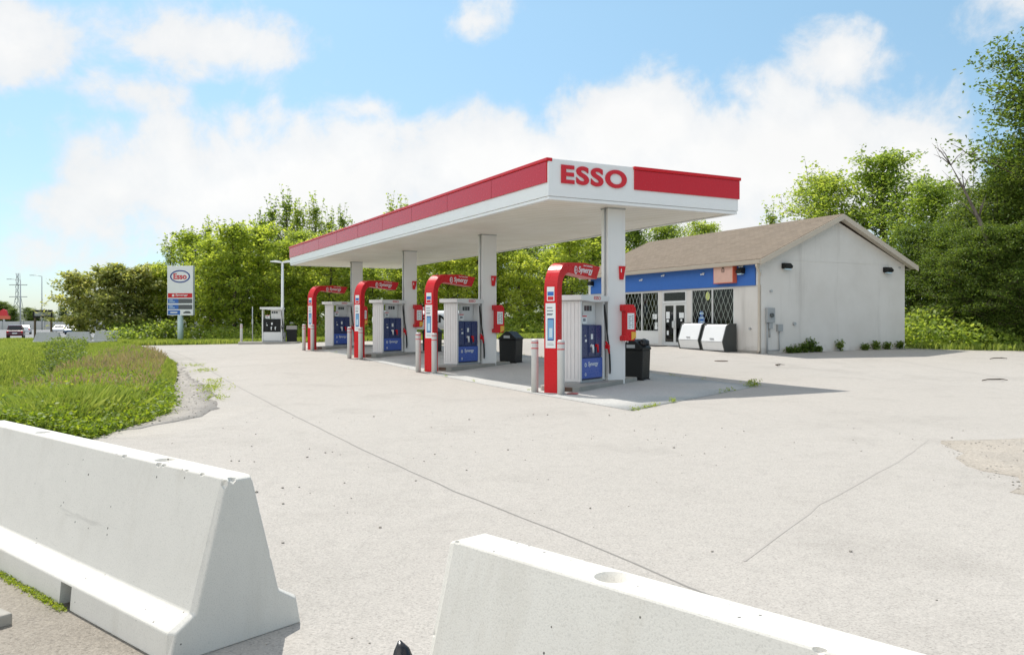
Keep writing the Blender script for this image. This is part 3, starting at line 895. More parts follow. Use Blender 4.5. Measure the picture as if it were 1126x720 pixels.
def flag_root():
    root = empty('pump_number_flag', (0,0,0))
    m = MB(); m.prism([(0,3.02),(.19,3.02),(.12,2.68),(.02,2.68)], 'y', -.05, 0); m.build('plate', M['red'], root, .006)
    MB().box(.035, .06, -.054, -.051, 2.86, 2.95).build('number_mark', M['paper'], root)
    return root
flag = flag_root()

def bin_root():
    root = empty('waste_bin', (0,0,0))
    m = MB(); m.prism([(-.30,.02),(.30,.02),(.33,.80),(-.33,.80)], 'x', -.30, .30)
    m.build('bin_body', M['black'], root, .02)
    h = MB(); h.prism([(-.34,.802),(.34,.802),(.34,.86),(.06,1.09),(-.06,1.09),(-.34,.86)], 'x', -.33, .33); h.build('hood', M['black'], root, .015)
    r = MB(); r.box(-.338, -.331, -.12, .12, .86, .95); r.box(.331, .338, -.12, .12, .86, .95); r.bsplit('opening', M['galv'], root)
    f = MB(); [f.box(a, a+.05, -.33, .33, -.01, .018) for a in (-.27, .22)]; f.bsplit('foot_rail', M['rubber'], root)
    return root
wbin = bin_root()
# rubbish lying in hood of a bin: paper bag sticking out of the top
first = True
GR = {'isl':'raised concrete pump islands', 'arch':'red arches at the pump islands', 'pump':'fuel pumps under the canopy', 'bol':'bollards flanking the arches', 'cad':'red caddies on the canopy columns', 'flag':'red number flags on the canopy columns', 'bin':'black bins at the pump islands'}
Rz = Matrix.Rotation(WA, 3, 'Z')
for k in range(4):
    p = ipos(k)
    def at(x, y, z=0): 
        q = p + Rz @ Vector((x, y, 0)); q.z = p.z + z; return q
    for key, proto, pos, rz in (('isl', isl, at(0,0), WA), ('arch', arch, at(0,0), WA), ('pump', pump, at(1.48,.215,.13), WA-R(5))):
        o = proto if k == 0 else copy_tree(proto)
        o.location = pos; o.rotation_euler = (0,0,rz)
        lab = {'isl': 'low concrete island kerb carrying the pump ' + nth[k],
               'arch': 'curved red arch with white poster, the one ' + nth[k],
               'pump': 'white and blue fuel pump, the one ' + nth[k] + ' under the canopy'}[key]
        tag(o, lab, {'isl':'kerb','arch':'arch','pump':'fuel pump'}[key], GR[key])
    for s, (bx, by), side in ((0, (.03,.42), 'left'), (1, (-.28,-.40), 'right')):
        q = at(bx, by); q.z = gz(q.x, q.y)
        o = boll if (k == 0 and s == 0) else copy_tree(boll)
        o.location = q
        tag(o, 'grey bollard with red bands at the %s of the red arch %s' % (side, nth[k]), 'bollard', GR['bol'])
    c = col_loc[k]; zc = gz(c.x, c.y)
    o = caddy if k == 0 else copy_tree(caddy)
    o.location = c + CV*.09 + CU*(-.158) + Vector((0,0,zc+.14)); o.rotation_euler = (0,0,CA)
    tag(o, 'red window washing caddy with white plate on the column ' + nth[k], 'caddy', GR['cad'])
    o = flag if k == 0 else copy_tree(flag)
    o.location = c + CV*.06 + CU*(-.158) + Vector((0,0,zc)); o.rotation_euler = (0,0,CA)
    tag(o, 'tapered red number flag high on the column ' + nth[k], 'sign', GR['flag'])
    if k < 3:
        o = wbin if k == 0 else copy_tree(wbin)
        q = at(4.62, -.22); q.z = gz(q.x, q.y) + .02
        o.location = q; o.rotation_euler = (0,0,WA + R(4*k))
        tag(o, 'black hooded waste bin behind the pump island ' + nth[k], 'bin', GR['bin'])

# crumpled paper bag stuck in the lid of the nearest bin, and the black bag by the barrier
def crumple(name, c, r, mat, seed, sz=(1,1,1)):
    bm = bmesh.new(); bmesh.ops.create_icosphere(bm, subdivisions=3, radius=1)
    for v in bm.verts:
        n = mnoise.noise(v.co*1.6 + Vector((seed,0,0)))*.35 + mnoise.noise(v.co*4 + Vector((0,seed,0)))*.22
        v.co = Vector((v.co.x*sz[0], v.co.y*sz[1], v.co.z*sz[2])) * r * (1+n)
    me = bpy.data.meshes.new(name); bm.to_mesh(me); bm.free(); me.materials.append(mat)
    o = link_mesh(name, me); o.location = c
    return o
p = ipos(0) + Rz @ Vector((4.62, -.30, 0))
tag(crumple('plastic_bag', (p.x+.13, p.y-.1, gz(p.x,p.y)+1.02), .13, M['plastic_bag'], 3, (1.3,.9,.75)), 'black plastic bag bulging out over the lid of the nearest waste bin', 'bag')
tag(crumple('paper_bag', (p.x-.12, p.y-.02, gz(p.x,p.y)+1.05), .09, M['paper'], 8, (1,.8,1.6)), 'pale crumpled paper bag lying on the lid of the nearest waste bin', 'bag')
m = MB()
m.tube([(0,0,0),(.0,0,.02),(.01,.0,.10),(.0,.01,.17),(-.01,.02,.205)], [.07,.085,.06,.035,.006], 9)
o = m.build('plastic_bag', M['plastic_bag']); o.location = (-.50, 3.68, 0); o.scale = (1.0,1.0,.98)
tag(o, 'knotted black plastic bag on the asphalt between the two near barriers', 'bag')
# red filler cap set in the ground by the first island
m = MB(); m.cyl(0,0,-.01,.02,.13,24); o = m.build('filler_cap', M['dark_red'], None, .004); o.location = (1.35,18.15,.012)
tag(o, 'small round red filler cap in the ground beside the nearest right bollard', 'cover')
m = MB(); m.cyl(0,0,-.01,.016,.24,24); m.box(-.16,.16,-.02,.02,.0161,.02); o = m.build('manhole_cover', M['wood'], None, .003); o.location = (7.53,29.4,gz(7.53,29.4)+.0)
tag(o, 'dark round manhole cover in the asphalt in front of the shop', 'cover')

# ------------------------------------------------------------------ shop building
BA = math.atan2(.898, -.44)
shop = empty('shop_building', (10.13, 33.2, 0), BA)
tag(shop, 'low grey shop building with brown gable roof and blue band over its windows', 'building')
BL, BW, ZT, ZP = 13.3, 8.5, 4.12, 6.02
T = .22
w = MB()
def wall_x(x0, x1, z0, z1): w.box(x0, x1, -T, 0, z0, z1)
wall_x(0, 1.62, -.2, ZT); wall_x(1.62, 4.49, -.2, 1.02); wall_x(1.62, 9.9, 3.04, ZT)
wall_x(4.49, 4.80, -.2, 3.04); wall_x(6.67, 6.95, -.2, 3.04); wall_x(6.95, 9.9, -.2, .52); wall_x(9.9, BL, -.2, ZT)
w.box(0, T, -BW, -T, -.2, ZT); w.box(BL-T, BL, -BW, -T, -.2, ZT); w.box(T, BL-T, -BW, -BW+T, -.2, ZT)
for x0, x1 in ((0, T), (BL-T, BL)):
    w.prism([(-BW, ZT), (0, ZT), (-BW/2, ZP-.12)], 'x', x0, x1)
wl = w.build('wall', M['stucco'], shop)
MB().box(-.012, -.001, -BW, 0, 4.12, 4.17).build('trim_strip', M['stucco'], wl)
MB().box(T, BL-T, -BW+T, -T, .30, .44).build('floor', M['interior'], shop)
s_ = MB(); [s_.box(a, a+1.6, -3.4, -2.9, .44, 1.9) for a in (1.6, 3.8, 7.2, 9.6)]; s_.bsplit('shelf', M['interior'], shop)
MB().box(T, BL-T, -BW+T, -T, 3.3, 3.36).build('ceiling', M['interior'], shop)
f_ = MB(); f_.box(-.02, BL+.02, .002, .02, -.2, .40); f_.build('plinth', M['curb'], shop)
# blue sign band
MB().box(.28, 13.05, .002, .075, 3.08, 4.10).build('sign_band', M['sign_blue'], shop, .006)
j = MB(); j.box(13.08, 13.3, .002, .06, .3, 4.1); j.box(.0, .26, .002, .03, 3.08, 4.1); j.bsplit('corner_trim', M['frame'], shop)
# roof
ov = .38
def roof_slab(sgn):
    m = MB()
    y_e = ov if sgn > 0 else -BW-ov
    slope = (ZP-ZT)/(BW/2)
    ze = ZT - slope*ov + .06; zr = ZP + .06
    yr = -BW/2
    a = (-ov, y_e, ze); b = (BL+ov, y_e, ze); c = (BL+ov, yr, zr); d = (-ov, yr, zr)
    th = .10
    lo = [m.bm.verts.new(p) for p in (a,b,c,d)]; hi = [m.bm.verts.new((p[0],p[1],p[2]+th)) for p in (a,b,c,d)]
    m.bm.faces.new(hi)
    m.bm.faces.new(lo[::-1])
    for i in range(4):
        m.bm.faces.new((lo[i], lo[(i+1)%4], hi[(i+1)%4], hi[i]))
    return m
roof_slab(1).build('roof', M['shingle'], shop)
rf = roof_slab(-1).build('roof', M['shingle'], shop)
slope = (ZP-ZT)/(BW/2)
m = MB()
for y_e, sg in ((ov, 1), (-BW-ov, -1)):
    for x0, x1 in ((-ov-.03, -ov-.001), (BL+ov+.001, BL+ov+.03)):
        ze = ZT - slope*ov
        m.prism([(y_e+.02*sg, ze-.10), (y_e+.02*sg, ze+.13), (-BW/2, ZP+.14), (-BW/2, ZP-.08)], 'x', x0, x1)
m.bsplit('rake_board', M['beige'], shop)
m = MB()
for y_e, sg in ((ov, 1), (-BW-ov, -1)):
    ze = ZT - slope*ov
    for x0, x1 in ((-ov+.001, -.013), (BL+.013, BL+ov-.001)):
        m.prism([(y_e, ze), (y_e, ze+.055), (-BW/2, ZP+.055), (-BW/2, ZP)], 'x', x0, x1)
    m.prism([(0.08*sg if sg > 0 else -BW-.08, ze-.02), (y_e, ze-.02), (y_e, ze), (0.08*sg if sg > 0 else -BW-.08, ze)], 'x', -.01, BL+.01)
m.bsplit('soffit', M['soffit_beige'], shop)
g = MB(); ze = ZT - slope*ov
g.prism([(ov+.002, ze-.04), (ov+.09, ze-.03), (ov+.12, ze+.12), (ov+.002, ze+.12)], 'x', -ov, BL+ov)
gut = g.build('gutter', M['beige'], shop, .006)
d = MB()
P = [(-.20, ov+.05, ze-.04), (-.20, ov+.05, ze-.12), (-.02, .09, ze-.42), (.06, .055, ze-.55), (.06, .055, .42), (.06, .14, .34)]
d.tube(P, .055, 8); d.build('downspout', M['beige'], shop)
# windows and door
def window(x0, x1, z0, z1, cols, lower=None):
    fr = MB(); e = .055
    fr.box(x0, x1, -.10, -.01, z0, z0+e); fr.box(x0, x1, -.10, -.01, z1-e, z1)
    n = len(cols)
    xsn = [x0] + cols + [x1]
    fr.box(x0, x0+e, -.098, -.012, z0+e, z1-e); fr.box(x1-e, x1, -.098, -.012, z0+e, z1-e)
    for c in cols: fr.box(c-e*.6, c+e*.6, -.096, -.014, z0+e, z1-e)
    f = fr.build('window', M['frame'], shop, .004)
    ga = MB(); ga.box(x0+.02, x1-.02, -.062, -.056, z0+.02, z1-.02)
    ga.build('pane', M['glass'], f)
    gr = MB()
    for a, b in zip(xsn, xsn[1:]):
        aa, bb = a+.06, b-.06
        W_ = bb-aa; H_ = z1-z0-.12; st = .30; ratio = 2.0
        k = -H_/ratio
        while k < W_:
            for sgn in (1, -1):
                # line x = k + t/ratio
                pts = []
                t0, t1 = 0, H_
                xa, xb = k, k + H_/ratio
                if xa < 0: t0 = -xa*ratio; xa = 0
                if xb > W_: t1 = (W_-k)*ratio; xb = W_
                if t1 - t0 > .05:
                    q0 = (aa+xa if sgn > 0 else bb-xa, -.042 - .006*sgn, z0+.06+t0); q1 = (aa+xb if sgn > 0 else bb-xb, -.042 - .006*sgn, z0+.06+t1)
                    gr.tube([q0, q1], .008, 5)
            k += st
    gr.build('security_grille', M['grille'], f)
    return f
wr = window(1.62, 4.49, 1.02, 3.04, [3.04])
wlft = window(6.95, 9.9, 1.08, 3.04, [8.36])
pnl = MB(); pnl.box(6.97, 9.88, -.10, -.02, .52, 1.078); pnl.build('bulkhead_panel', M['frame'], wlft, .004)
def disc(m, cx, cz, r, y):
    m.bm.faces.new([m.bm.verts.new((cx+r*math.cos(t/20*2*math.pi), y, cz+r*math.sin(t/20*2*math.pi))) for t in range(20)])
dcl = MB(); dcl.prism([(3.38+.14*math.cos(t/20*2*math.pi), 2.72+.19*math.sin(t/20*2*math.pi)) for t in range(20)], 'y', -.055, -.050); dcl.build('round_sticker', M['green_sticker'], wr)
bs = MB(); bs.prism([(4.05,1.45),(3.55,1.45),(3.62,1.78),(3.70,1.80),(3.70,2.05),(3.90,2.05),(3.90,1.80),(3.98,1.78)], 'y', -.055, -.050); bsn = bs.build('blue_window_sign', M['sign_blue'], wr)
ln_ = MB(); [ln_.box(3.66-.05*(i==0), 3.94+.05*(i==0), -.049, -.047, z, z+.07) for i, z in enumerate((1.54, 1.72, 1.92))]; ln_.build('print_lines', M['poster_pale'], bsn)
st = MB(); st.box(7.1, 7.32, -.055, -.050, 1.2, 1.55); st.box(7.15, 7.5, -.055, -.05, 1.7, 1.95); st.build('window_notice', M['paper'], wlft)
# double door
df = MB(); x0, x1 = 4.82, 6.65
df.box(x0, x0+.09, -.11, -.005, .44, 3.04); df.box(x1-.09, x1, -.11, -.005, .44, 3.04)
df.box(x0+.09, x1-.09, -.11, -.005, 2.95, 3.04); df.box(x0+.09, x1-.09, -.11, -.005, 2.44, 2.56)
dfo = df.build('door_frame', M['frame'], shop, .004)
tp = MB(); tp.box(x0+.09, x1-.09, -.062, -.056, 2.56, 2.95); tp.build('pane', M['glass'], dfo)
mid = (x0+x1)/2
for a, b, s in ((x0+.095, mid-.004, 1), (mid+.004, x1-.095, -1)):
    d = MB(); e = .075
    d.box(a, b, -.095, -.03, .45, .62); d.box(a, b, -.095, -.03, 2.34, 2.43); d.box(a, a+e, -.095, -.03, .62, 2.34); d.box(b-e, b, -.095, -.03, .62, 2.34)
    do = d.build('door', M['frame'], shop, .004)
    MB().box(a+e-.01, b-e+.01, -.065, -.058, .61, 2.35).build('pane', M['glass'], do)
    xh = b-.05 if s > 0 else a+.05
    h = MB(); hose(h, [(xh, -.03, 1.25), (xh, .03, 1.28), (xh, .03, 1.62), (xh, -.03, 1.65)], .012); h.build('handle', M['steel'], do)
    n = MB(); 
    if s > 0: n.box(a+.15, a+.5, -.057, -.052, 1.75, 2.0); n.box(a+.28, a+.40, -.057, -.052, 1.60, 1.71)
    else: n.box(b-.42, b-.14, -.057, -.052, 1.72, 2.05); n.box(b-.36, b-.18, -.057, -.052, 1.55, 1.68); n.box(a+.1, a+.22, -.057, -.052, 1.3, 1.6); n.box(b-.34,b-.2,-.057,-.052,.95,1.15)
    n.build('door_notice', M['paper'], do)
mt = MB(); mt.box(4.9, 6.6, .15, 1.0, gz(8.2,38)+.0, gz(8.2,38)+.03); 
# square faded sign on the blue band
sg = MB(); sg.box(1.34, 2.58, .078, .30, 3.22, 4.06); sgo = sg.build('sign_box', M['sign_edge'], shop, .01)
MB().box(1.37, 2.55, .3005, .306, 3.25, 4.03).build('sign_face', M['sign_faded'], sgo)
hm = MB(); hose(hm, [(2.00,.308,3.68),(2.02,.308,3.82),(1.95,.308,3.90),(1.88,.308,3.82),(1.90,.308,3.68)], .02); hm.build('horseshoe_mark', M['black'], sgo)
# wall lights
def wall_light(x, y, z, out):
    """black wall pack; out = outward unit vector in shop space"""
    m = MB()
    if out == 'y':
        m.prism([(0,.0),(.0,.22),(.14,.22),(.26,.10),(.24,.02),(.10,-.02)], 'x', -.16, .16)
    else:
        m.prism([(0,.0),(.0,.22),(-.14,.22),(-.26,.10),(-.24,.02),(-.10,-.02)], 'y', -.20, .20)
    o = m.build('wall_light', M['black'], shop, .015); o.location = (x, y, z)
    l = MB()
    if out == 'y': l.box(-.12, .12, .06, .2, -.055, -.008)
    else: l.box(-.2, -.06, -.15, .15, -.055, -.008)
    l.build('lens', M['poster_pale'], o)
wall_light(1.0, .078, 3.60, 'y'); wall_light(12.85, .078, 3.55, 'y')
wall_light(-.014, -1.28, 3.78, 'x'); wall_light(-.014, -7.27, 3.78, 'x')
for x, z in ((1.02, 3.92), (3.5, 3.72), (6.4, 3.80), (8.2, 3.66)):
    m = MB(); m.box(x-.06, x+.05, .077, .11, z-.03, z+.03); m.tube([(x-.04,.11,z-.02),(x-.1,.19,z-.05)], .03, 8); m.tube([(x+.03,.11,z-.02),(x+.09,.19,z-.05)], .03, 8)
    m.build('spot_bracket', M['paper'], shop)
m = MB(); m.box(-.07, -.002, -.55, -.45, 2.80, 2.88); m.box(-.05,-.002,-.25,-.18,4.0,4.05); m.box(-.05,-.002,-8.2,-8.1,3.98,4.05); m.bsplit('alarm_sensor', M['galv'], wl)
# electric meter, second box, vents, conduits
m = MB(); m.box(-.16, -.002, -.60, -.20, 1.55, 2.15); mo = m.build('electric_meter', M['meter_grey'], shop, .01)
m = MB(); m.tube([(-.165,-.40,1.85),(-.23,-.40,1.85)], .09, 18); m.build('meter_dial', M['screen'], mo)
MB().box(-.13,-.002,-.50,-.32,1.30,1.54).build('junction_box', M['meter_grey'], mo)
m = MB(); m.tube([(-.06,-.26,.3),(-.06,-.26,1.56)], .03, 8); m.tube([(-.05,-.41,.95),(-.05,-.41,1.31)], .028, 8); m.tube([(-.05,-.93,.4),(-.05,-.93,1.22)], .022, 8); m.tube([(-.06,-.26,.42),(-.06,-.9,.42)], .02, 8)
m.bsplit('conduit', M['meter_grey'], shop)
MB().box(-.13,-.002,-1.06,-.80,1.20,1.48).build('utility_box', M['meter_grey'], shop, .008)
m = MB(); m.tube([(-.002,-1.78,1.5),(-.08,-1.78,1.5)], .07, 12); m.tube([(.62,.001,1.3),(.62,.06,1.3)], .05, 12); m.bsplit('wall_vent', M['galv'], shop)

# storage bins against the front wall
def store_bin_root():
    root = empty('storage_bin', (0,0,0))
    P = [(0,0),(.62,0),(.74,.42),(.52,1.10),(.40,1.18),(0,1.18)]
    m = MB(); m.prism(P, 'x', 0, .06); m.prism(P, 'x', 1.42, 1.48); m.bsplit('side_panel', M['bin_side'], root, .01)
    b = MB(); b.prism([(.01,.03),(.58,.03),(.70,.42),(.49,1.06),(.39,1.14),(.01,1.14)], 'x', .061, 1.419); b.build('bin_body', M['bin_white'], root)
    l = MB(); l.prism([(.705,.425),(.735,.425),(.515,1.09),(.485,1.075)], 'x', .075, 1.405); l.build('lid', M['bin_white'], root, .006)
    l = MB(); l.prism([(.60,.06),(.625,.06),(.725,.40),(.70,.40)], 'x', .075, 1.405); l.build('front_panel', M['bin_white'], root, .006)
    h = MB(); h.box(.62, .86, .70, .73, .52, .56); h.build('handle', M['galv'], root)
    return root
sb = store_bin_root()
Rb = Matrix.Rotation(BA, 3, 'Z')
for k, (x, lab) in enumerate(((1.34, 'white fronted storage bin with dark sides, right one below the shop window'), (2.92, 'white fronted storage bin with dark sides, left one nearer the shop door'))):
    o = sb if k == 0 else copy_tree(sb)
    q = shop.location + Rb @ Vector((x, .10, 0)); q.z = gz(q.x-.7, q.y)+.01
    o.location = q; o.rotation_euler = (0,0,BA); tag(o, lab, 'storage bin', 'storage bins in front of the shop')
m = MB(); m.box(0, 1.3, 0, .7, 0, .02); o = m.build('door_mat', M['rubber'], None, .004)
q = shop.location + Rb @ Vector((5.9, .25, 0)); o.location = (q.x, q.y, gz(q.x,q.y)+.01); o.rotation_euler = (0,0,BA)
tag(o, 'dark flat door mat on the asphalt before the shop door', 'mat')

# ------------------------------------------------------------------ propane tank behind the canopy
tk = empty('propane_tank', (-7.4, 43.2, gz(-7.4, 43.2)), R(2))
tag(tk, 'white horizontal propane tank with black lettering behind the canopy columns', 'tank')
P = []
for k in range(9):
    a = k/8*math.pi/2; P.append((.5*(1-math.sin(a))*1.0, .48*math.cos(a)))
pr = [(x, r) for x, r in reversed(P)]
m = MB()
xsr = [(.0+.45*(1-math.cos(k/8*math.pi/2)), .50*math.sin(k/8*math.pi/2)+.002) for k in range(9)]
full = xsr + [(5.6-x, r) for x, r in reversed(xsr)]
m.tube([(x, 0, 1.32) for x, r in full], [r for x, r in full], 28); m.build('tank_body', M['tank_white'], tk)
m = MB(); [m.box(a, a+.16, -.36, .36, 0, .95) for a in (1.0, 4.4)]; m.bsplit('saddle', M['black'], tk, .01)
m = MB(); m.box(.5, 5.1, -.4, .4, -.05, .10); m.build('skid', M['curb'], tk)
text('lettering', 'PROPANE', M['black'], tk, (1.1, -.505, 1.18), (1,0,0), (0,0,1), 3.4, .42, .01, .03)
m = MB(); m.tube([(2.8,0,1.8),(2.8,0,2.0)], .12, 14); m.build('valve_dome', M['galv'], tk)

# ------------------------------------------------------------------ pylon sign
sg = empty('price_sign', (-23.1, 57.0, terr(-23.1, 57.0)), R(-4)); sg.scale = (.947,.947,.965)
tag(sg, 'tall white price sign with oval emblem, red and blue strips on one pole', 'sign')
z0 = sg.location.z
m = MB(); m.box(-.98, .98, -.15, .15, 2.05-z0, 5.62-z0); sbd = m.build('sign_cabinet', M['white'], sg, .02)
m = MB(); m.tube([(-.05,0,-.1),(-.05,0,2.05-z0)], .2, 14); m.build('pole', M['green_pole'], sg)
y = -.151
def ell(rx, rz, cx, cz, n=36): return [(cx+rx*math.cos(t/n*2*math.pi), cz+rz*math.sin(t/n*2*math.pi)) for t in range(n)]
cz = 4.86 - z0
a = ell(.76,.46,0,cz); b = ell(.66,.37,0,cz)
m = MB()
for i in range(36):
    jn = (i+1) % 36
    A = [(a[i][0],y,a[i][1]),(a[jn][0],y,a[jn][1]),(b[jn][0],y,b[jn][1]),(b[i][0],y,b[i][1])]
    m.quad([(q[0], y-.01, q[2]) for q in A])
m.build('oval_ring', M['logo_blue'], sbd)
text('lettering', 'Esso', M['letter_red'], sbd, (-.5, y-.002, cz-.20), (1,0,0), (0,0,1), 1.0, .42, .012, .03)
m = MB(); m.box(-.92, .92, y-.012, y-.001, 3.33-z0, 3.65-z0); rs = m.build('red_strip', M['red'], sbd)
text('lettering', 'Synergy', M['paper'], rs, (-.35, y-.014, 3.41-z0), (1,0,0), (0,0,1), .95, .19, .006, .015, .1)
m = MB(); m.prism(ell(.09,.09,-.52,3.49-z0,16), 'y', y-.02, y-.0125); m.build('emblem', M['paper'], rs)
for zz in (2.93, 2.50):
    m = MB(); m.box(-.92, -.12, y-.012, y-.001, zz-z0, zz+.32-z0); bb = m.build('price_strip', M['sign_blue'], sbd)
    m = MB(); m.box(-.118, .92, y-.012, y-.001, zz-z0, zz+.32-z0); m.build('price_display', M['screen'], bb)
    m = MB(); m.box(-.82, -.55, y-.016, y-.0125, zz+.20-z0, zz+.25-z0); m.box(-.82, -.40, y-.016, y-.0125, zz+.09-z0, zz+.14-z0); m.build('print_lines', M['poster_pale'], bb)
m = MB(); m.box(-.92, .0, y-.012, y-.001, 2.11-z0, 2.42-z0); bb = m.build('service_strip', M['sign_blue'], sbd)
m = MB(); m.box(-.74,-.2,y-.016,y-.0125,2.22-z0,2.31-z0); m.build('print_lines', M['paper'], bb)
m = MB(); m.prism([(.25,2.20-z0),(.80,2.20-z0),(.80,2.28-z0),(.70,2.36-z0),(.42,2.36-z0),(.25,2.27-z0)], 'y', y-.008, y-.001); m.build('car_pictogram', M['screen'], sbd)

# ------------------------------------------------------------------ diesel island at the back left
dz = gz(-14.9, 50.4)
di = MB(); di.prism([(-1.5,-.6),(1.9,-.6),(2.0,-.5),(2.0,.5),(1.9,.6),(-1.5,.6),(-1.6,.5),(-1.6,-.5)], 'z', -.1, .13)
o = di.build('pump_island', M['curb'], None, .015); o.location = (-15.2, 50.6, dz)
tag(o, 'small separate concrete island under the grey diesel pump at the back left', 'kerb')
dp = pump_root('diesel_pump', grey=True)
dp.location = (-15.45, 50.6, dz+.13); dp.rotation_euler = (0,0,R(8)); 
tag(dp, 'grey and black diesel pump standing alone by the lamp post at the back', 'fuel pump')
lp = empty('lamp_post', (-14.25, 50.7, dz))
tag(lp, 'tall white lamp post with two flat arms beside the diesel pump', 'lamp post')
m = MB(); m.cyl(0,0,0,.72,.20,18); m.build('concrete_foot', M['barrier_far'], lp)
m = MB(); m.tube([(0,0,.72),(0,0,5.05)], [.095,.075], 14); m.build('pole', M['white'], lp)
for s in (-1, 1):
    m = MB(); m.prism([(s*.05,5.0),(s*.72,5.06),(s*.72,5.12),(s*.40,5.17),(s*.05,5.10)], 'y', -.15, .15); m.build('lamp_head', M['white'], lp, .01)
for (x, y_, lab) in ((-16.9, 51.0, 'grey bollard standing alone left of the grey diesel pump'),):
    o = copy_tree(boll); o.location = (x, y_, dz); tag(o, lab, 'bollard')
o = copy_tree(wbin); o.location = (-13.75, 51.0, dz+.02); o.rotation_euler = (0,0,.2); del o['group']
tag(o, 'black waste bin at the foot of the tall lamp post', 'bin')
m = MB(); m.tube([(0,0,0),(0,0,2.3)], .03, 8); m.box(-.04,.04,-.05,.05,1.2,1.5); o = m.build('vent_pipe', M['galv']); o.location = (-16.3, 51.3, dz)
tag(o, 'thin grey vent pipe rising left of the grey diesel pump', 'pipe')

# ------------------------------------------------------------------ trees
def quads_mesh(name, C, A, B, mat):
    """leaf rhombs: centre C, half axes A and B"""
    n = len(C)
    v = np.empty((n, 4, 3), np.float32)
    v[:,0] = C - A; v[:,1] = C + B*.55 - A*.1; v[:,2] = C + A; v[:,3] = C - B*.55 - A*.1
    me = bpy.data.meshes.new(name)
    me.vertices.add(n*4); me.loops.add(n*4); me.polygons.add(n)
    me.vertices.foreach_set('co', v.ravel())
    me.loops.foreach_set('vertex_index', np.arange(n*4, dtype=np.int32))
    me.polygons.foreach_set('loop_start', np.arange(0, n*4, 4, dtype=np.int32))
    me.polygons.foreach_set('loop_total', np.full(n, 4, np.int32))
    me.update(calc_edges=True); me.materials.append(mat)
    return me

def leaves(cent, spread, per, size, rg, flat=.42, up=.35, k=None):
    cent = np.asarray(cent)
    kk = np.ones(len(cent)) if k is None else np.asarray(k)
    num = np.maximum(3, (per*kk**1.3)).astype(int)
    n = int(num.sum())
    base = np.repeat(cent, num, 0); ks = np.repeat(kk, num)[:,None]
    off = rg.normal(0, 1, (n, 3)) * np.array([1,1,flat]) * spread * ks
    C = base + off
    nrm = rg.normal(0, 1, (n, 3)); nrm[:,2] = np.abs(nrm[:,2]) + up*2
    nrm /= np.linalg.norm(nrm, axis=1)[:,None]
    r = rg.normal(0, 1, (n, 3)); A = np.cross(nrm, r); A /= np.linalg.norm(A, axis=1)[:,None]; B = np.cross(nrm, A)
    s = size * rg.uniform(.6, 1.35, n)[:,None]
    return C, A*s, B*s

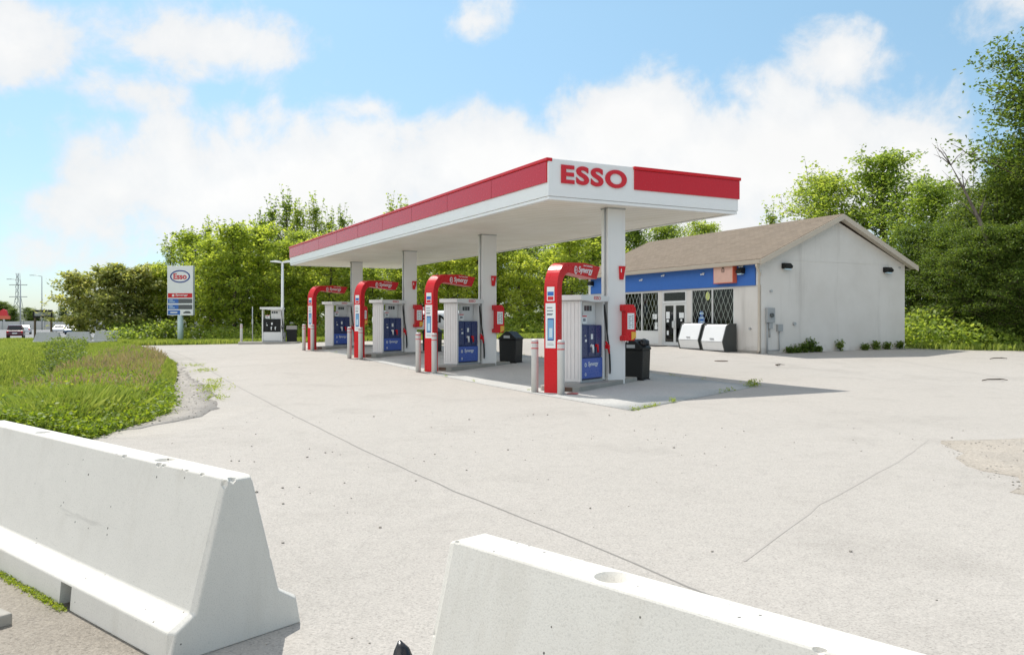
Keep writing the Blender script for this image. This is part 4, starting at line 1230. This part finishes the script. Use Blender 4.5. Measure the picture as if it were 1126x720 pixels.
def make_tree(kind, seed):
    """returns trunk mesh and crown mesh of a tree of unit type; heights in metres"""
    rg = np.random.default_rng(seed); rd = random.Random(seed)
    if kind == 'ash':    H, nl, prof, size, mat, per, spread, start = 8.5, 34, 'round', .12, M['leaf_bright'], 16, .30, .14
    elif kind == 'poplar': H, nl, prof, size, mat, per, spread, start = 11.5, 58, 'cone', .115, M['leaf_mid'], 11, .28, .12
    elif kind == 'maple': H, nl, prof, size, mat, per, spread, start = 11.5, 54, 'round', .10, M['leaf_mid'], 26, .34, .10
    elif kind == 'dark': H, nl, prof, size, mat, per, spread, start = 13.5, 84, 'wide', .09, M['leaf_dark'], 38, .37, .05
    elif kind == 'catalpa': H, nl, prof, size, mat, per, spread, start = 5.8, 32, 'wide', .15, M['leaf_pale'], 13, .24, .12
    m = MB()
    lean = (rd.uniform(-.04,.04), rd.uniform(-.04,.04))
    tp = []
    for i in range(9):
        t = i/8; z = t*H*.93
        tp.append(Vector((lean[0]*z + .18*math.sin(t*5+seed)*t, lean[1]*z + .18*math.cos(t*4+seed*2)*t, z)))
    r0 = H*.016
    m.tube(tp, [r0*(1.3 if i == 0 else 1-.9*i/8)+.012 for i in range(9)], 8)
    def tpos(t):
        f = t*8; i = min(7, int(f)); return tp[i].lerp(tp[i+1], f-i)
    cent = []; sp = []
    def add(p, k=1.0): cent.append(tuple(p)); sp.append(k)
    for i in range(nl):
        t = start + (1-start)*((i+rd.random())/nl)**.9
        p0 = tpos(min(t,.99))
        if prof == 'round': rad = H*.29*math.sin(math.pi*min(1,(t*.82+.12)))**.8
        elif prof == 'cone': rad = H*.30*(1-t)**.7 + .3
        else: rad = H*(.36 if kind == 'catalpa' else .26)*math.sin(math.pi*min(1,(t*.74+.20)))**.6
        rad *= rd.uniform(.5, 1.2)
        az_ = i*2.4 + rd.uniform(-.5,.5)
        up = rd.uniform(.1,.75) if prof != 'cone' else rd.uniform(.8,2.0)
        d = Vector((math.cos(az_), math.sin(az_), up)).normalized()
        pts = [p0]
        nseg = 4
        for k in range(nseg):
            d2 = (d + Vector((rd.uniform(-.25,.25), rd.uniform(-.25,.25), rd.uniform(-.22,.16)))).normalized()
            pts.append(pts[-1] + d2*rad/nseg)
        rr = max(.012, r0*(1-t)*.5+.01)
        m.tube(pts, [rr*(1-.8*k/nseg) for k in range(nseg+1)], 5, cap=False)
        thin = 1.0 if prof != 'cone' else max(.35, 1-t*.8)
        for k in range(1, nseg+1):
            add(pts[k], thin)
            for q in range(2 if k < nseg else 3):
                sd_ = Vector((rd.gauss(0,1), rd.gauss(0,1), rd.gauss(0.1,.5))).normalized()
                e = pts[k] + sd_*rad*rd.uniform(.18,.42)
                m.tube([pts[k], pts[k].lerp(e,.5)+Vector((0,0,.05)), e], [rr*.35, rr*.25, .006], 3, cap=False)
                add(e, thin)
        # upright leading shoots that break the outline
        if rd.random() < (.8 if prof == 'cone' else .4) and t > .3:
            L_ = rd.uniform(.5, 1.3)*H/9; b = pts[-1]
            tipp = b + Vector((rd.gauss(0,.15), rd.gauss(0,.15), 1))*L_
            m.tube([b, b.lerp(tipp,.5), tipp], [.015,.01,.004], 3, cap=False)
            for f in (.3,.55,.8,1.0): add(b.lerp(tipp, f), .62-.38*f)
    top = tpos(1.0)
    for f in (.0,.35,.7,1.0): add(top + Vector((0,0,f*H*.07)), .6-.35*f)
    tr = m.mesh('trunk', M['bark'])
    C, A, B = leaves(cent, spread, per, size, rg, k=sp)
    keep = C[:,2] > .1
    cr = quads_mesh('crown', C[keep], A[keep], B[keep], mat)
    return tr, cr

PROTO = {k: [make_tree(k, s) for s in seeds] for k, seeds in (('ash', (1,2,3,4)), ('poplar', (5,6,7)), ('maple', (8,9,10)), ('dark', (12,13,14)), ('catalpa', (15,16)))}
NAT = {'ash': 8.5, 'poplar': 11.5, 'maple': 11.5, 'dark': 13.5, 'catalpa': 5.8}
trd = random.Random(5)
def tree(kind, X, Y, H, name, label, group, wide=1.0):
    if kind == 'ash': H *= trd.uniform(.78, 1.22)
    tr, cr = trd.choice(PROTO[kind])
    r = empty(name, (X, Y, terr(X, Y) - .05), trd.uniform(0, 6.28))
    s = H/NAT[kind]; r.scale = (s*wide, s*wide, s)
    link_mesh('trunk', tr, r); link_mesh('crown', cr, r)
    return tag(r, label, 'tree', group)
def at_px(px, Y): return (px-563)/898*Y
G1 = 'bright trees along the back of the lot'; L1 = 'bright yellow green leafy tree in the front row behind the forecourt'
for px, Y, H in ((178,64,6.0),(207,65,7.6),(232,61,7.0),(258,60,7.6),(284,62,7.8),(310,60,7.4),(336,62,8.0),(360,60,7.2),(386,61,7.8),(412,60,7.2),(438,62,7.6),(466,60,7.0),(494,61,7.6),(522,60,6.8),(548,62,7.4),(574,60,6.6),(600,61,7.2),(628,60,7.4),(655,62,8.2)):
    tree('ash', at_px(px,Y), Y, H, 'ash_tree', L1, G1)
G2 = 'tall trees behind the bright row'; L2 = 'tall thin topped tree rising behind the bright row on the left'
for px, Y, H in ((190,70,8.6),(207,72,9.8),(228,72,10.4),(252,71,9.4),(286,70,10.6),(300,73,12.0),(317,72,12.6),(331,70,11.6),(346,71,12.0),(361,73,10.9),(378,70,10.8),(430,72,11.9),(446,74,11.9)):
    tree('poplar', at_px(px,Y), Y, H, 'poplar_tree', L2, G2)
L2b = 'mid green tree in the second row seen over and under the canopy'
for px, Y, H in ((272,68,9.0),(405,69,9.4),(480,68,9.0),(510,70,9.2),(545,69,9.0),(585,70,9.2),(620,69,9.6),(665,68,9.2),(700,67,9.6),(735,66,9.4),(770,64,9.2),(240,66,8.6),(330,67,9.2)):
    tree('maple', at_px(px,Y), Y, H, 'maple_tree', L2b, 'second row of trees behind the canopy')
tree('poplar', at_px(850,66), 66, 10.2, 'poplar_tree', 'slim tree whose tip alone shows over the shop roof ridge', None)
for px, Y, H, lab in ((915,56,11.6,'leafy green tree rising behind the gable of the shop, left of two'),(975,54,12.6,'broad light green tree behind the shop gable, tallest right of the ridge'),(1022,48,9.6,'green tree closing the gap between shop wall and the tall dark trees')):
    tree('maple', at_px(px,Y), Y, H, 'maple_tree', lab, 'trees behind the shop', 1.15)
for px, Y, H, lab in ((1062,44,8.0,'dark green tree just right of the shop wall'),(1098,40,8.8,'dark tree left of the tallest tree at the right edge'),(1172,39,15.6,'tallest dark green tree at the right edge of the lot'),(1130,43,10.6,'dark slim tree just left behind the tallest tree at the right edge'),(1215,44,15,'dark tree beyond the right edge of the lot, mostly out of view')):
    tree('dark', at_px(px,Y), Y, H, 'dark_tree', lab, 'dark trees at the right edge')
for px, Y, H in ((1010,44,6.5),(1040,41,6.2),(1068,38.5,5.6),(1100,37.5,5.8),(1128,37,6.0)):
    tree('dark', at_px(px,Y), Y, H, 'dark_sapling', 'low dark leafy sapling under the tall trees at the right', 'saplings at the right edge', 1.2)
for px, Y, H, lab in ((88,63,5.4,'pale blossoming bushy tree behind the far barriers, leftmost'),(118,62,5.9,'pale bushy tree behind the rightmost far barrier'),(148,63,5.8,'pale leafy bush tree left of the white price sign'),(166,66,6.2,'pale leafy tree directly behind the white price sign')):
    tree('catalpa', at_px(px,Y), Y, H, 'catalpa_tree', lab, 'pale bushy trees by the far entrance')
# bare leaning dead tree on the right
dt = MB()
p = Vector((at_px(1108,37.5), 37.5, .3))
main = [p, p+Vector((-.3,0,2.2)), p+Vector((-.55,.1,4.2)), p+Vector((-1.2,.2,6.0)), p+Vector((-1.9,.2,7.4)), p+Vector((-2.5,.2,8.5))]
dt.tube(main, [.16,.14,.11,.085,.05,.012], 8)
drd = random.Random(4)
for k in range(2, 6):
    for q in range(4):
        d = Vector((drd.uniform(-1,.7), drd.uniform(-.6,.6), drd.uniform(.1,1.2))).normalized()*drd.uniform(.7,1.7)
        dt.tube([main[k], main[k]+d*.5+Vector((0,0,.08)), main[k]+d], [.03,.018,.005], 5)
        e = main[k]+d*.6; d3 = Vector((drd.uniform(-1,1), drd.uniform(-.6,.6), drd.uniform(.3,1.2)))*.5
        dt.tube([e, e+d3], [.012,.004], 4)
dt = dt.build('trunk', M['bark_grey'])
dr = empty('dead_tree', (p.x, p.y, p.z)); dt.parent = dr; dt.matrix_parent_inverse = Matrix.Translation((-p.x,-p.y,-p.z))
tag(dr, 'bare grey dead tree leaning left among the dark trees at the right', 'tree')

# undergrowth along the tree line: one leafy mass
cent = []
for _ in range(2600):
    px = trd.uniform(120, 700); Y = trd.uniform(56.5, 64); X = at_px(px, Y)
    if abs(X+23.4) < 2.0 and Y < 60: continue
    h = 1.9*(.4+.6*abs(mnoise.noise(Vector((X*.3, Y*.3, 0)))))*S((Y-56)/3)+.25
    cent.append((X, Y, terr(X,Y)+trd.uniform(.05, h)))
for _ in range(1500):
    X = trd.uniform(17.5, 32); Y = trd.uniform(36.6, 46) if X < 20 else trd.uniform(35.8, 44)
    if X < 18.6 and Y < 39: continue
    h = 2.2*(.35+.65*abs(mnoise.noise(Vector((X*.4, Y*.4, 3)))))*S((Y-35)/3)+.2
    cent.append((X, Y, terr(X,Y)+trd.uniform(.05, h)))
C, A, B = leaves(cent, .30, 16, .12, rng, .7)
tag(link_mesh('undergrowth', quads_mesh('undergrowth', C, A, B, M['leaf_mid'])), 'tangled green undergrowth at the foot of the trees', 'undergrowth', kind='stuff')

# ------------------------------------------------------------------ grass
def blades(P, hmin, hmax, width, mat, name, label, lean=.35, hk=None):
    P = np.array(P); n = len(P)
    h = rng.uniform(hmin, hmax, n) if hk is None else rng.uniform(hmin, hmax, n)*np.array(hk)
    a = rng.uniform(0, 2*math.pi, n); l = rng.normal(0, lean, n)*h
    ax = np.stack([np.cos(a), np.sin(a), np.zeros(n)], 1)
    b = rng.uniform(0, 2*math.pi, n); ln = np.stack([np.cos(b), np.sin(b), np.zeros(n)], 1)
    wd = np.asarray(width)*rng.uniform(.7,1.4,n) if np.ndim(width) else width*rng.uniform(.7,1.4,n)
    v = np.empty((n,4,3), np.float32)
    v[:,0] = P - ax*wd[:,None]; v[:,1] = P + ax*wd[:,None]
    mid_ = P + ln*(l*.35)[:,None]; mid_[:,2] += h*.6
    tip = P + ln*l[:,None]; tip[:,2] += h
    v[:,2] = tip; v[:,3] = mid_ - ax*(wd*.8)[:,None]
    me = bpy.data.meshes.new(name)
    me.vertices.add(n*4); me.loops.add(n*4); me.polygons.add(n)
    me.vertices.foreach_set('co', v.ravel()); me.loops.foreach_set('vertex_index', np.arange(n*4, dtype=np.int32))
    me.polygons.foreach_set('loop_start', np.arange(0,n*4,4,dtype=np.int32)); me.polygons.foreach_set('loop_total', np.full(n,4,np.int32))
    me.update(calc_edges=True); me.materials.append(mat)
    return tag(link_mesh(name, me), label, 'grass', kind='stuff')

P = []; W = []; HK = []; SP = []; WP = []
gr = random.Random(3)
SH = []; SHW = []; DW = []
while len(P) < 220000:
    Y = 11.3 + 48*gr.random()**2.0
    X = left_edge(Y) - gr.random()**1.3*min(26, Y*.62)
    if X < -.66*Y - 2: continue
    if Y > 12 and X > left_edge(Y)-.05: continue
    s = left_edge(Y)-X
    ed = S(s/.7)
    if s*.88 > 5.2:
        if gr.random() < .8: SH.append((X, Y, terr(X,Y)-.02)); SHW.append(.006+.0006*Y)
        continue
    if 3.2 < s*.88 < 5.4 and Y > 17 and gr.random() < .06: DW.append((X, Y, terr(X,Y)+gr.random()*.55*(.4+.6*abs(mnoise.noise(Vector((X*.4,Y*.4,1)))))))
    P.append((X, Y, terr(X,Y)-.02)); W.append(.0035+.0004*Y); HK.append((.30+.70*ed)*(.6+.8*abs(mnoise.noise(Vector((X*.5,Y*.5,0)))))*(1-.62*S((Y-24)/20)))
    if len(P) % 9 == 0 and 15 < Y < 36 and s < 4.5 and gr.random() < .35 + 1.2*mnoise.noise(Vector((X*.3,Y*.2,7))) and s > .4: SP.append(P[-1])
    if s < 3.2 and Y < 20 and gr.random() < .035: WP.append((X,Y,terr(X,Y)+.04+gr.random()*.28*ed))
blades(P, .16, .46, np.array(W), M['grass'], 'grass', 'long green grass on the bank and ditch at the left', hk=HK)
blades(SH, .08, .22, np.array(SHW), M['short_grass'], 'short_grass', 'shorter pale green grass on the far side of the ditch')
C, A, B = leaves(DW, .16, 10, .07, rng, .8)
tag(link_mesh('ditch_weeds', quads_mesh('ditch_weeds', C, A, B, M['leaf_dark'])), 'dark leafy weeds growing along the bottom of the ditch', 'weeds', kind='stuff')
SPa = np.array(SP); SPa[:,2] += rng.uniform(.22,.46,len(SPa))*(1-.5*np.clip((SPa[:,1]-24)/20,0,1))
blades(SPa, .06, .16, .004+.0003*SPa[:,1], M['seed'], 'seed_grass', 'pinkish brown seed heads standing over the long grass', .5)
C, A, B = leaves(WP, .09, 12, .034, rng, .8)
tag(link_mesh('weeds', quads_mesh('weeds', C, A, B, M['weed'])), 'bright broad leaved weeds at the edge of the grass bank', 'weeds', kind='stuff')
# mown strip at the back
P = []; 
for _ in range(60000):
    Y = gr.uniform(52.0, 58.5); X = at_px(gr.uniform(130, 650), Y)
    if in_poly(X, Y, LOT): continue
    P.append((X, Y, terr(X,Y)-.02))
for _ in range(9000):
    X = gr.uniform(18, 30); Y = gr.uniform(33.2, 37)
    if in_poly(X, Y, LOT): continue
    P.append((X, Y, terr(X,Y)-.02))
for _ in range(26000):
    Y = gr.uniform(58, 92); X = at_px(gr.uniform(-30, 190), Y)
    P.append((X, Y, terr(X,Y)-.02))
blades(P, .12, .38, .035, M['grass'], 'verge_grass', 'sunlit grass strip between the lot and the trees')
# weeds along seams of the pad and bare edge
WP = []
def along(a, b, n, j=.06, dens=None):
    for _ in range(n):
        t = gr.random(); x = a[0]+(b[0]-a[0])*t; y = a[1]+(b[1]-a[1])*t
        if mnoise.noise(Vector((x*1.1, y*1.1, 6))) < .12: continue
        WP.append((x+gr.uniform(-j,j), y+gr.uniform(-j,j), gz(x,y)+.03+gr.random()*.05))
along(PAD[0], PAD[1], 160, .02); along(PAD[1], PAD[2], 150, .03); along(PAD[0], PAD[3], 60, .03)
for _ in range(60): WP.append((5.95+gr.gauss(0,.10), 20.25+gr.gauss(0,.05), gz(6,20.2)+.03+gr.random()*.14))
for _ in range(30): t = gr.random()*.16; WP.append((2.16+3.9*t+gr.gauss(0,.02), 14.86+5.44*t+gr.gauss(0,.02), .02+gr.random()*.03))
for cxx, cyy, n in ((-7.35,20.0,60),(-7.9,21.6,36),(-6.9,18.9,40),(-9.6,25.6,50),(-10.8,27.8,40),(-6.2,17.0,30)):
    for _ in range(n): WP.append((cxx+gr.gauss(0,.16), cyy+gr.gauss(0,.26), gz(cxx,cyy)+.02+gr.random()*.07))
WPB = []
for _ in range(420):
    t = gr.uniform(1.15, 2.9); WPB.append((-1.396-.762*t-.647*(.385+abs(gr.gauss(0,.02))), 4.18+.647*t-.762*(.385+abs(gr.gauss(0,.02))), .004+gr.random()*.015))
C, A, B = leaves(WP, .025, 8, .017, rng, .8)
C2, A2, B2 = leaves(WPB, .012, 6, .008, rng, .5)
C = np.concatenate([C, C2]); A = np.concatenate([A, A2]); B = np.concatenate([B, B2])
tag(link_mesh('crack_weeds', quads_mesh('crack_weeds', C, A, B, M['weed'])), 'small weeds growing in the pad seams and gravel edge', 'weeds', kind='stuff')
# plants at the foot of the gable wall
def wall_plant(tt, H, n, lab):
    q = shop.location + Rb @ Vector((-.22, -tt, 0)); q.z = gz(q.x, q.y)
    r = empty('wall_weed', q); H *= .68
    m = MB(); cc = []
    for k in range(n):
        a = gr.uniform(0, 6.28); l = H*gr.uniform(.5,1); e = Vector((math.cos(a)*.35*l*gr.random(), math.sin(a)*.3*l, l))
        m.tube([(0,0,0), e*.5+Vector((.01,0,.03)), e], [.008,.006,.003], 4)
        for t in (.3,.5,.7,.85,1): cc.append(tuple(e*t))
    m.build('stem', M['bark'], r)
    C, A, B = leaves(cc, .07, 7, .055, rng, .8)
    link_mesh('foliage', quads_mesh('foliage', C, A, B, M['leaf_dark']), r)
    tag(r, lab, 'plant', 'weeds along the gable wall')
for tt, H, n, lab in ((1.35,.30,8,'low weed at the foot of the gable wall nearest the meter boxes'),(1.75,.34,8,'low weed below the wall vent on the gable wall'),(2.15,.55,10,'tall leafy weed left of the tallest one on the gable wall'),(2.5,.85,12,'tallest leafy weed at the foot of the gable wall'),(2.95,.35,9,'short bushy weed right of the tallest one by the gable wall'),(4.2,.62,5,'single thin weed stem at the middle of the gable wall'),(5.7,.32,8,'low weed past the middle of the gable wall'),(6.4,.45,9,'weed clump under the right wall light'),(7.1,.40,8,'weed clump close to the far end of the gable wall'),(7.9,.55,10,'leafy weed at the far corner of the gable wall')):
    wall_plant(tt, H, n, lab)
# loose stones on gravel and dirt
def stones(name, poly, n, rmin, rmax, mat, label, dens=None):
    bm = bmesh.new()
    xs_ = [p[0] for p in poly]; ys_ = [p[1] for p in poly]; c = 0
    while c < n:
        x = gr.uniform(min(xs_), max(xs_)); y = gr.uniform(min(ys_), max(ys_))
        if not in_poly(x, y, poly): continue
        c += 1; r = rmin + (rmax-rmin)*gr.random()**3
        mt_ = Matrix.Translation((x, y, gz(x,y)+r*.35)) @ Matrix.Rotation(gr.uniform(0,6.28), 4, 'Z') @ Matrix.Diagonal((1, gr.uniform(.6,1), gr.uniform(.45,.8), 1))
        bmesh.ops.create_icosphere(bm, subdivisions=1, radius=r, matrix=mt_)
    me = bpy.data.meshes.new(name); bm.to_mesh(me); bm.free(); me.materials.append(mat)
    return tag(link_mesh(name, me), label, 'gravel', kind='stuff')
stones('loose_stones', [(5.7,10.9),(5.1,9.2),(4.85,7.7),(6.2,7.0),(8.2,10.4),(7.0,11.2)], 700, .005, .018, M['stone'], 'loose grit lying over the dirt patch at the right')
stones('verge_stones', [(-5.9,12.1),(-5.3,14.0),(-5.75,16.0),(-6.8,18.6),(-8.3,21.6),(-9.9,24.8),(-9.0,21.8),(-7.7,18.6),(-6.6,16.0),(-5.98,14.0)], 500, .006, .024, M['stone'], 'loose gravel along the edge of the grass bank')
stones('lot_grit', [(-6,7),(-2.5,4),(2,2.5),(6,6),(7,14),(-4,15)], 260, .006, .02, M['stone'], 'scattered small stones on the bleached forecourt')
stones('front_grit', [(-6,4.6),(-2,1.8),(-1.1,2.2),(-1.4,3.4),(-2.2,3.9),(-5.5,6.8)], 500, .003, .009, M['stone'], 'fine grit on the asphalt before the left barrier')
# twigs lying on the lot
for (x, y, a, lab) in ((18.0,30.2,.2,'thin dark twig lying on the asphalt far right near the trees'),(12.9,21.8,.1,'short dark twig on the asphalt at the right edge'),(8.9,27.2,1.0,'tiny dark scrap of wood on the asphalt right of the canopy shadow')):
    m = MB(); L_ = .75 if x > 10 else .3
    m.tube([(-L_/2,0,.03),(-L_*.2,.1,.05),(L_*.15,-.02,.06),(L_*.4,.10,.05),(L_*.5,.02,.03)], [.014,.018,.02,.014,.008], 6)
    m.tube([(L_*.15,-.02,.06),(L_*.3,-.16,.05)], [.012,.005], 5)
    o = m.build('twig', M['bark']); o.location = (x, y, gz(x,y)); o.rotation_euler = (0,0,a); tag(o, lab, 'twig', 'twigs on the asphalt')
m = MB(); m.box(-.16,.16,-.05,.05,0,.07); o = m.build('concrete_block', M['curb'], None, .012); o.location = (-2.86,4.47,.0); o.rotation_euler=(0,0,bl+.1)
tag(o, 'dark little concrete block against the foot of the left barrier', 'block')

# ------------------------------------------------------------------ billboard frame and highway at the far left
bfm = empty('billboard_frame', (at_px(47.5,62), 62, terr(at_px(47.5,62),62)), R(4))
tag(bfm, 'empty dark billboard frame on two brown posts beyond the ditch', 'billboard')
for s in (-1, 1):
    MB().box(s*.60-.06, s*.60+.06, -.06, .06, -.2, 2.42).build('post', M['wood'], bfm)
m = MB(); m.box(-.72,.72,-.09,-.062,2.28,2.42); m.box(-.72,.72,-.09,-.062,1.83,1.97); m.box(-.72,-.60,-.09,-.062,1.97,2.28); m.box(.60,.72,-.09,-.062,1.97,2.28); m.build('frame', M['black'], bfm)
MB().box(-.60,.60,-.08,-.063,1.97,2.28).build('blank_panel', M['meter_grey'], bfm)

HZ = -.55
m = MB(); m.quad([(-260,90,HZ),(-18,96,HZ),(-18,190,HZ),(-420,190,HZ)]); tag(m.build('highway', M['highway']), kind='structure')
m = MB()
for yy, y2 in ((112, 119), (134, 142)):
    for k in range(34): m.quad([(-250+k*7, yy+k*.12, HZ+.006),(-247+k*7, yy+k*.12, HZ+.006),(-247+k*7, yy+.16+k*.12, HZ+.006),(-250+k*7, yy+.16+k*.12, HZ+.006)])
tag(m.build('lane_markings', M['paper']), kind='structure')

def car(kind, paint_m, X, Y, rz, label):
    r = empty('parked_car' if False else 'car', (X, Y, HZ), rz)
    suv = kind == 'suv'
    h = 1.62 if suv else 1.42
    body = [(-2.2,.32),(-2.28,.55),(-2.25,.88 if suv else .95),(-2.1,.98),(1.0,.95),(1.9,.86),(2.22,.70),(2.25,.40),(2.1,.28)]
    m = MB(); m.prism(body, 'y', -.88, .88); m.build('body', paint_m, r, .07, 3)
    roof = [(-2.02,.96),(-1.75 if suv else -1.3,h-.04),(-1.2,h),(-.1,h),(.3,h-.07),(1.05,.95)]
    c = MB(); vs = []
    for sgn, ins in ((-1,1),(1,1)):
        vs.append([c.bm.verts.new((x, sgn*(.84-.16*(z-.95)/(h-.95)), z)) for x, z in roof])
    n = len(roof)
    c.bm.faces.new(vs[0]); c.bm.faces.new(vs[1][::-1])
    for i in range(n):
        j = (i+1) % n; c.bm.faces.new((vs[0][i], vs[1][i], vs[1][j], vs[0][j]))
    c.build('cabin', paint_m, r, .03)
    g = MB()
    g.quad([(-2.03,-.70,1.02),(-2.03,.70,1.02),(-1.80 if suv else -1.38,.62,h-.12),(-1.80 if suv else -1.38,-.62,h-.12)])
    for s in (-1, 1): g.quad([(-1.8,s*.845,1.03),(.85,s*.845,1.03),(.25,s*.735,h-.12),(-1.5 if suv else -1.2,s*.735,h-.12)])
    g.quad([(1.0,-.72,1.02),(1.0,.72,1.02),(.45,.64,h-.12),(.45,-.64,h-.12)])
    for f in g.bm.faces:
        f.normal_update()
    g.build('window', M['car_glass'], r)
    for x in (-1.38, 1.38):
        for s in (-1, 1):
            wm = MB(); wm.tube([(x, s*.70, .33),(x, s*.90, .33)], .33, 20); wo_ = wm.build('wheel', M['tire'], r)
            wm = MB(); wm.tube([(x, s*.895, .33),(x, s*.91, .33)], .2, 14); wm.build('rim', M['steel'], wo_)
    for s in (-1, 1):
        m = MB(); m.box(-2.30,-2.2, s*.74-.10, s*.74+.10, .68,.90); m.build('tail_light', M['letter_red'], r)
        m = MB(); m.box(2.16,2.26, s*.66-.14, s*.66+.14, .56,.70); m.build('headlight', M['paper'], r)
    MB().box(-2.31,-2.25,-.26,.26,.56,.70).build('number_plate', M['paper'], r)
    return tag(r, label, 'car', 'cars on the highway')
M['car_red'] = paint('car_maroon', (.10,.012,.02), .2, .05, coat=.6)
M['car_white'] = paint('car_white', (.72,.73,.74), .2, .05, coat=.5)
M['car_blue'] = paint('car_blue', (.06,.10,.18), .2, .05, coat=.5)
car('suv', M['car_red'], at_px(17.5,100), 100, R(118), 'dark maroon sport utility car on the highway seen from behind')
car('sedan', M['car_white'], at_px(27,128), 128, R(118), 'white car on the highway just beyond the maroon one')
car('sedan', M['car_white'], at_px(66,142), 142, R(-70), 'white car on the highway right of the billboard frame')
car('sedan', M['car_blue'], at_px(80,128), 128, R(-70), 'dark blue car on the highway half hidden by the pale tree')

m = MB()
for k in range(60):
    m.box(-300+k*5.0, -300+k*5.0+4.9, 0, .3, -.7, 1.35 + .1*(k % 2)); m.box(-300+k*5.0-.15, -300+k*5.0+.15, -.12, -.001, -.7, 1.5)
o = m.build('noise_wall', M['barrier_far']); o.location = (0, 192, 0); o.rotation_euler = (0,0,R(0)); tag(o, 'long grey panel wall along the far side of the highway', 'wall')
for px, Y, H, kind in ((3,215,7.5,'dark'),(9,218,6.5,'dark'),(14,212,5.5,'dark'),(31,225,6.0,'dark'),(36,222,5.4,'dark'),(42,220,5.0,'dark'),(55,216,4.8,'dark'),(70,220,6,'dark'),(90,222,7,'dark'),(110,222,7,'dark'),(-8,214,7,'dark')):
    tree(kind, at_px(px,Y), Y, H, 'distant_tree', 'small dark tree far off beyond the highway wall', 'distant trees beyond the highway', 1.4)
ss = empty('store_sign', (at_px(4.5,196), 196, -.5)); tag(ss, 'faded red store sign far off beyond the highway', 'sign')
MB().box(-1.5,1.5,-.2,.2,2.4,3.2).build('lower_board', M['sign_edge'], ss); m = MB(); m.prism([(-1.0,3.22),(1.0,3.22),(.7,4.5),(-.2,4.8),(-.8,4.4)], 'y', -.2, .2); m.build('upper_board', M['letter_red'], ss); MB().box(-.2,.2,-.1,.1,-.2,2.4).build('post', M['galv'], ss)
def highway_lamp(px, Y, H, lab, arm=True):
    r = empty('highway_lamp', (at_px(px,Y), Y, -.6)); tag(r, lab, 'lamp post', 'lamp posts along the highway')
    MB().tube([(0,0,0),(0,0,H)], [.16,.09], 8).build('pole', M['galv'], r)
    m = MB(); m.tube([(0,0,H-.1),(-1.2,0,H+.15),(-2.2,0,H+.2)], .06, 6); m.box(-2.8,-2.0,-.15,.15,H+.12,H+.26); m.build('lamp_arm', M['galv'], r)
highway_lamp(22.5, 170, 10.6, 'tall thin highway lamp post right of the maroon car')
highway_lamp(46, 190, 12.5, 'tall thin highway lamp post above the billboard frame')
pl = empty('power_pylon', (at_px(20,240), 240, -.6)); tag(pl, 'distant grey lattice power pylon beyond the highway', 'pylon')
m = MB()
for s in (-1, 1):
    for t in (-1, 1): m.tube([(s*1.6,t*1.6,0),(s*.5,t*.5,9),(s*.3,t*.3,16)], .07, 5)
for z in range(0, 15, 2):
    k = 1.6-1.1*min(1,z/9); k2 = 1.6-1.1*min(1,(z+2)/9)
    m.tube([(-k,-k,z),(k2,-k2,z+2)], .07, 4); m.tube([(k,-k,z),(-k2,-k2,z+2)], .07, 4)
for z in (9, 12.5): m.box(-2.6,2.6,-.15,.15,z,z+.22)
m.build('lattice', M['galv'], pl)

scene.render.resolution_x = 1024; scene.render.resolution_y = 654
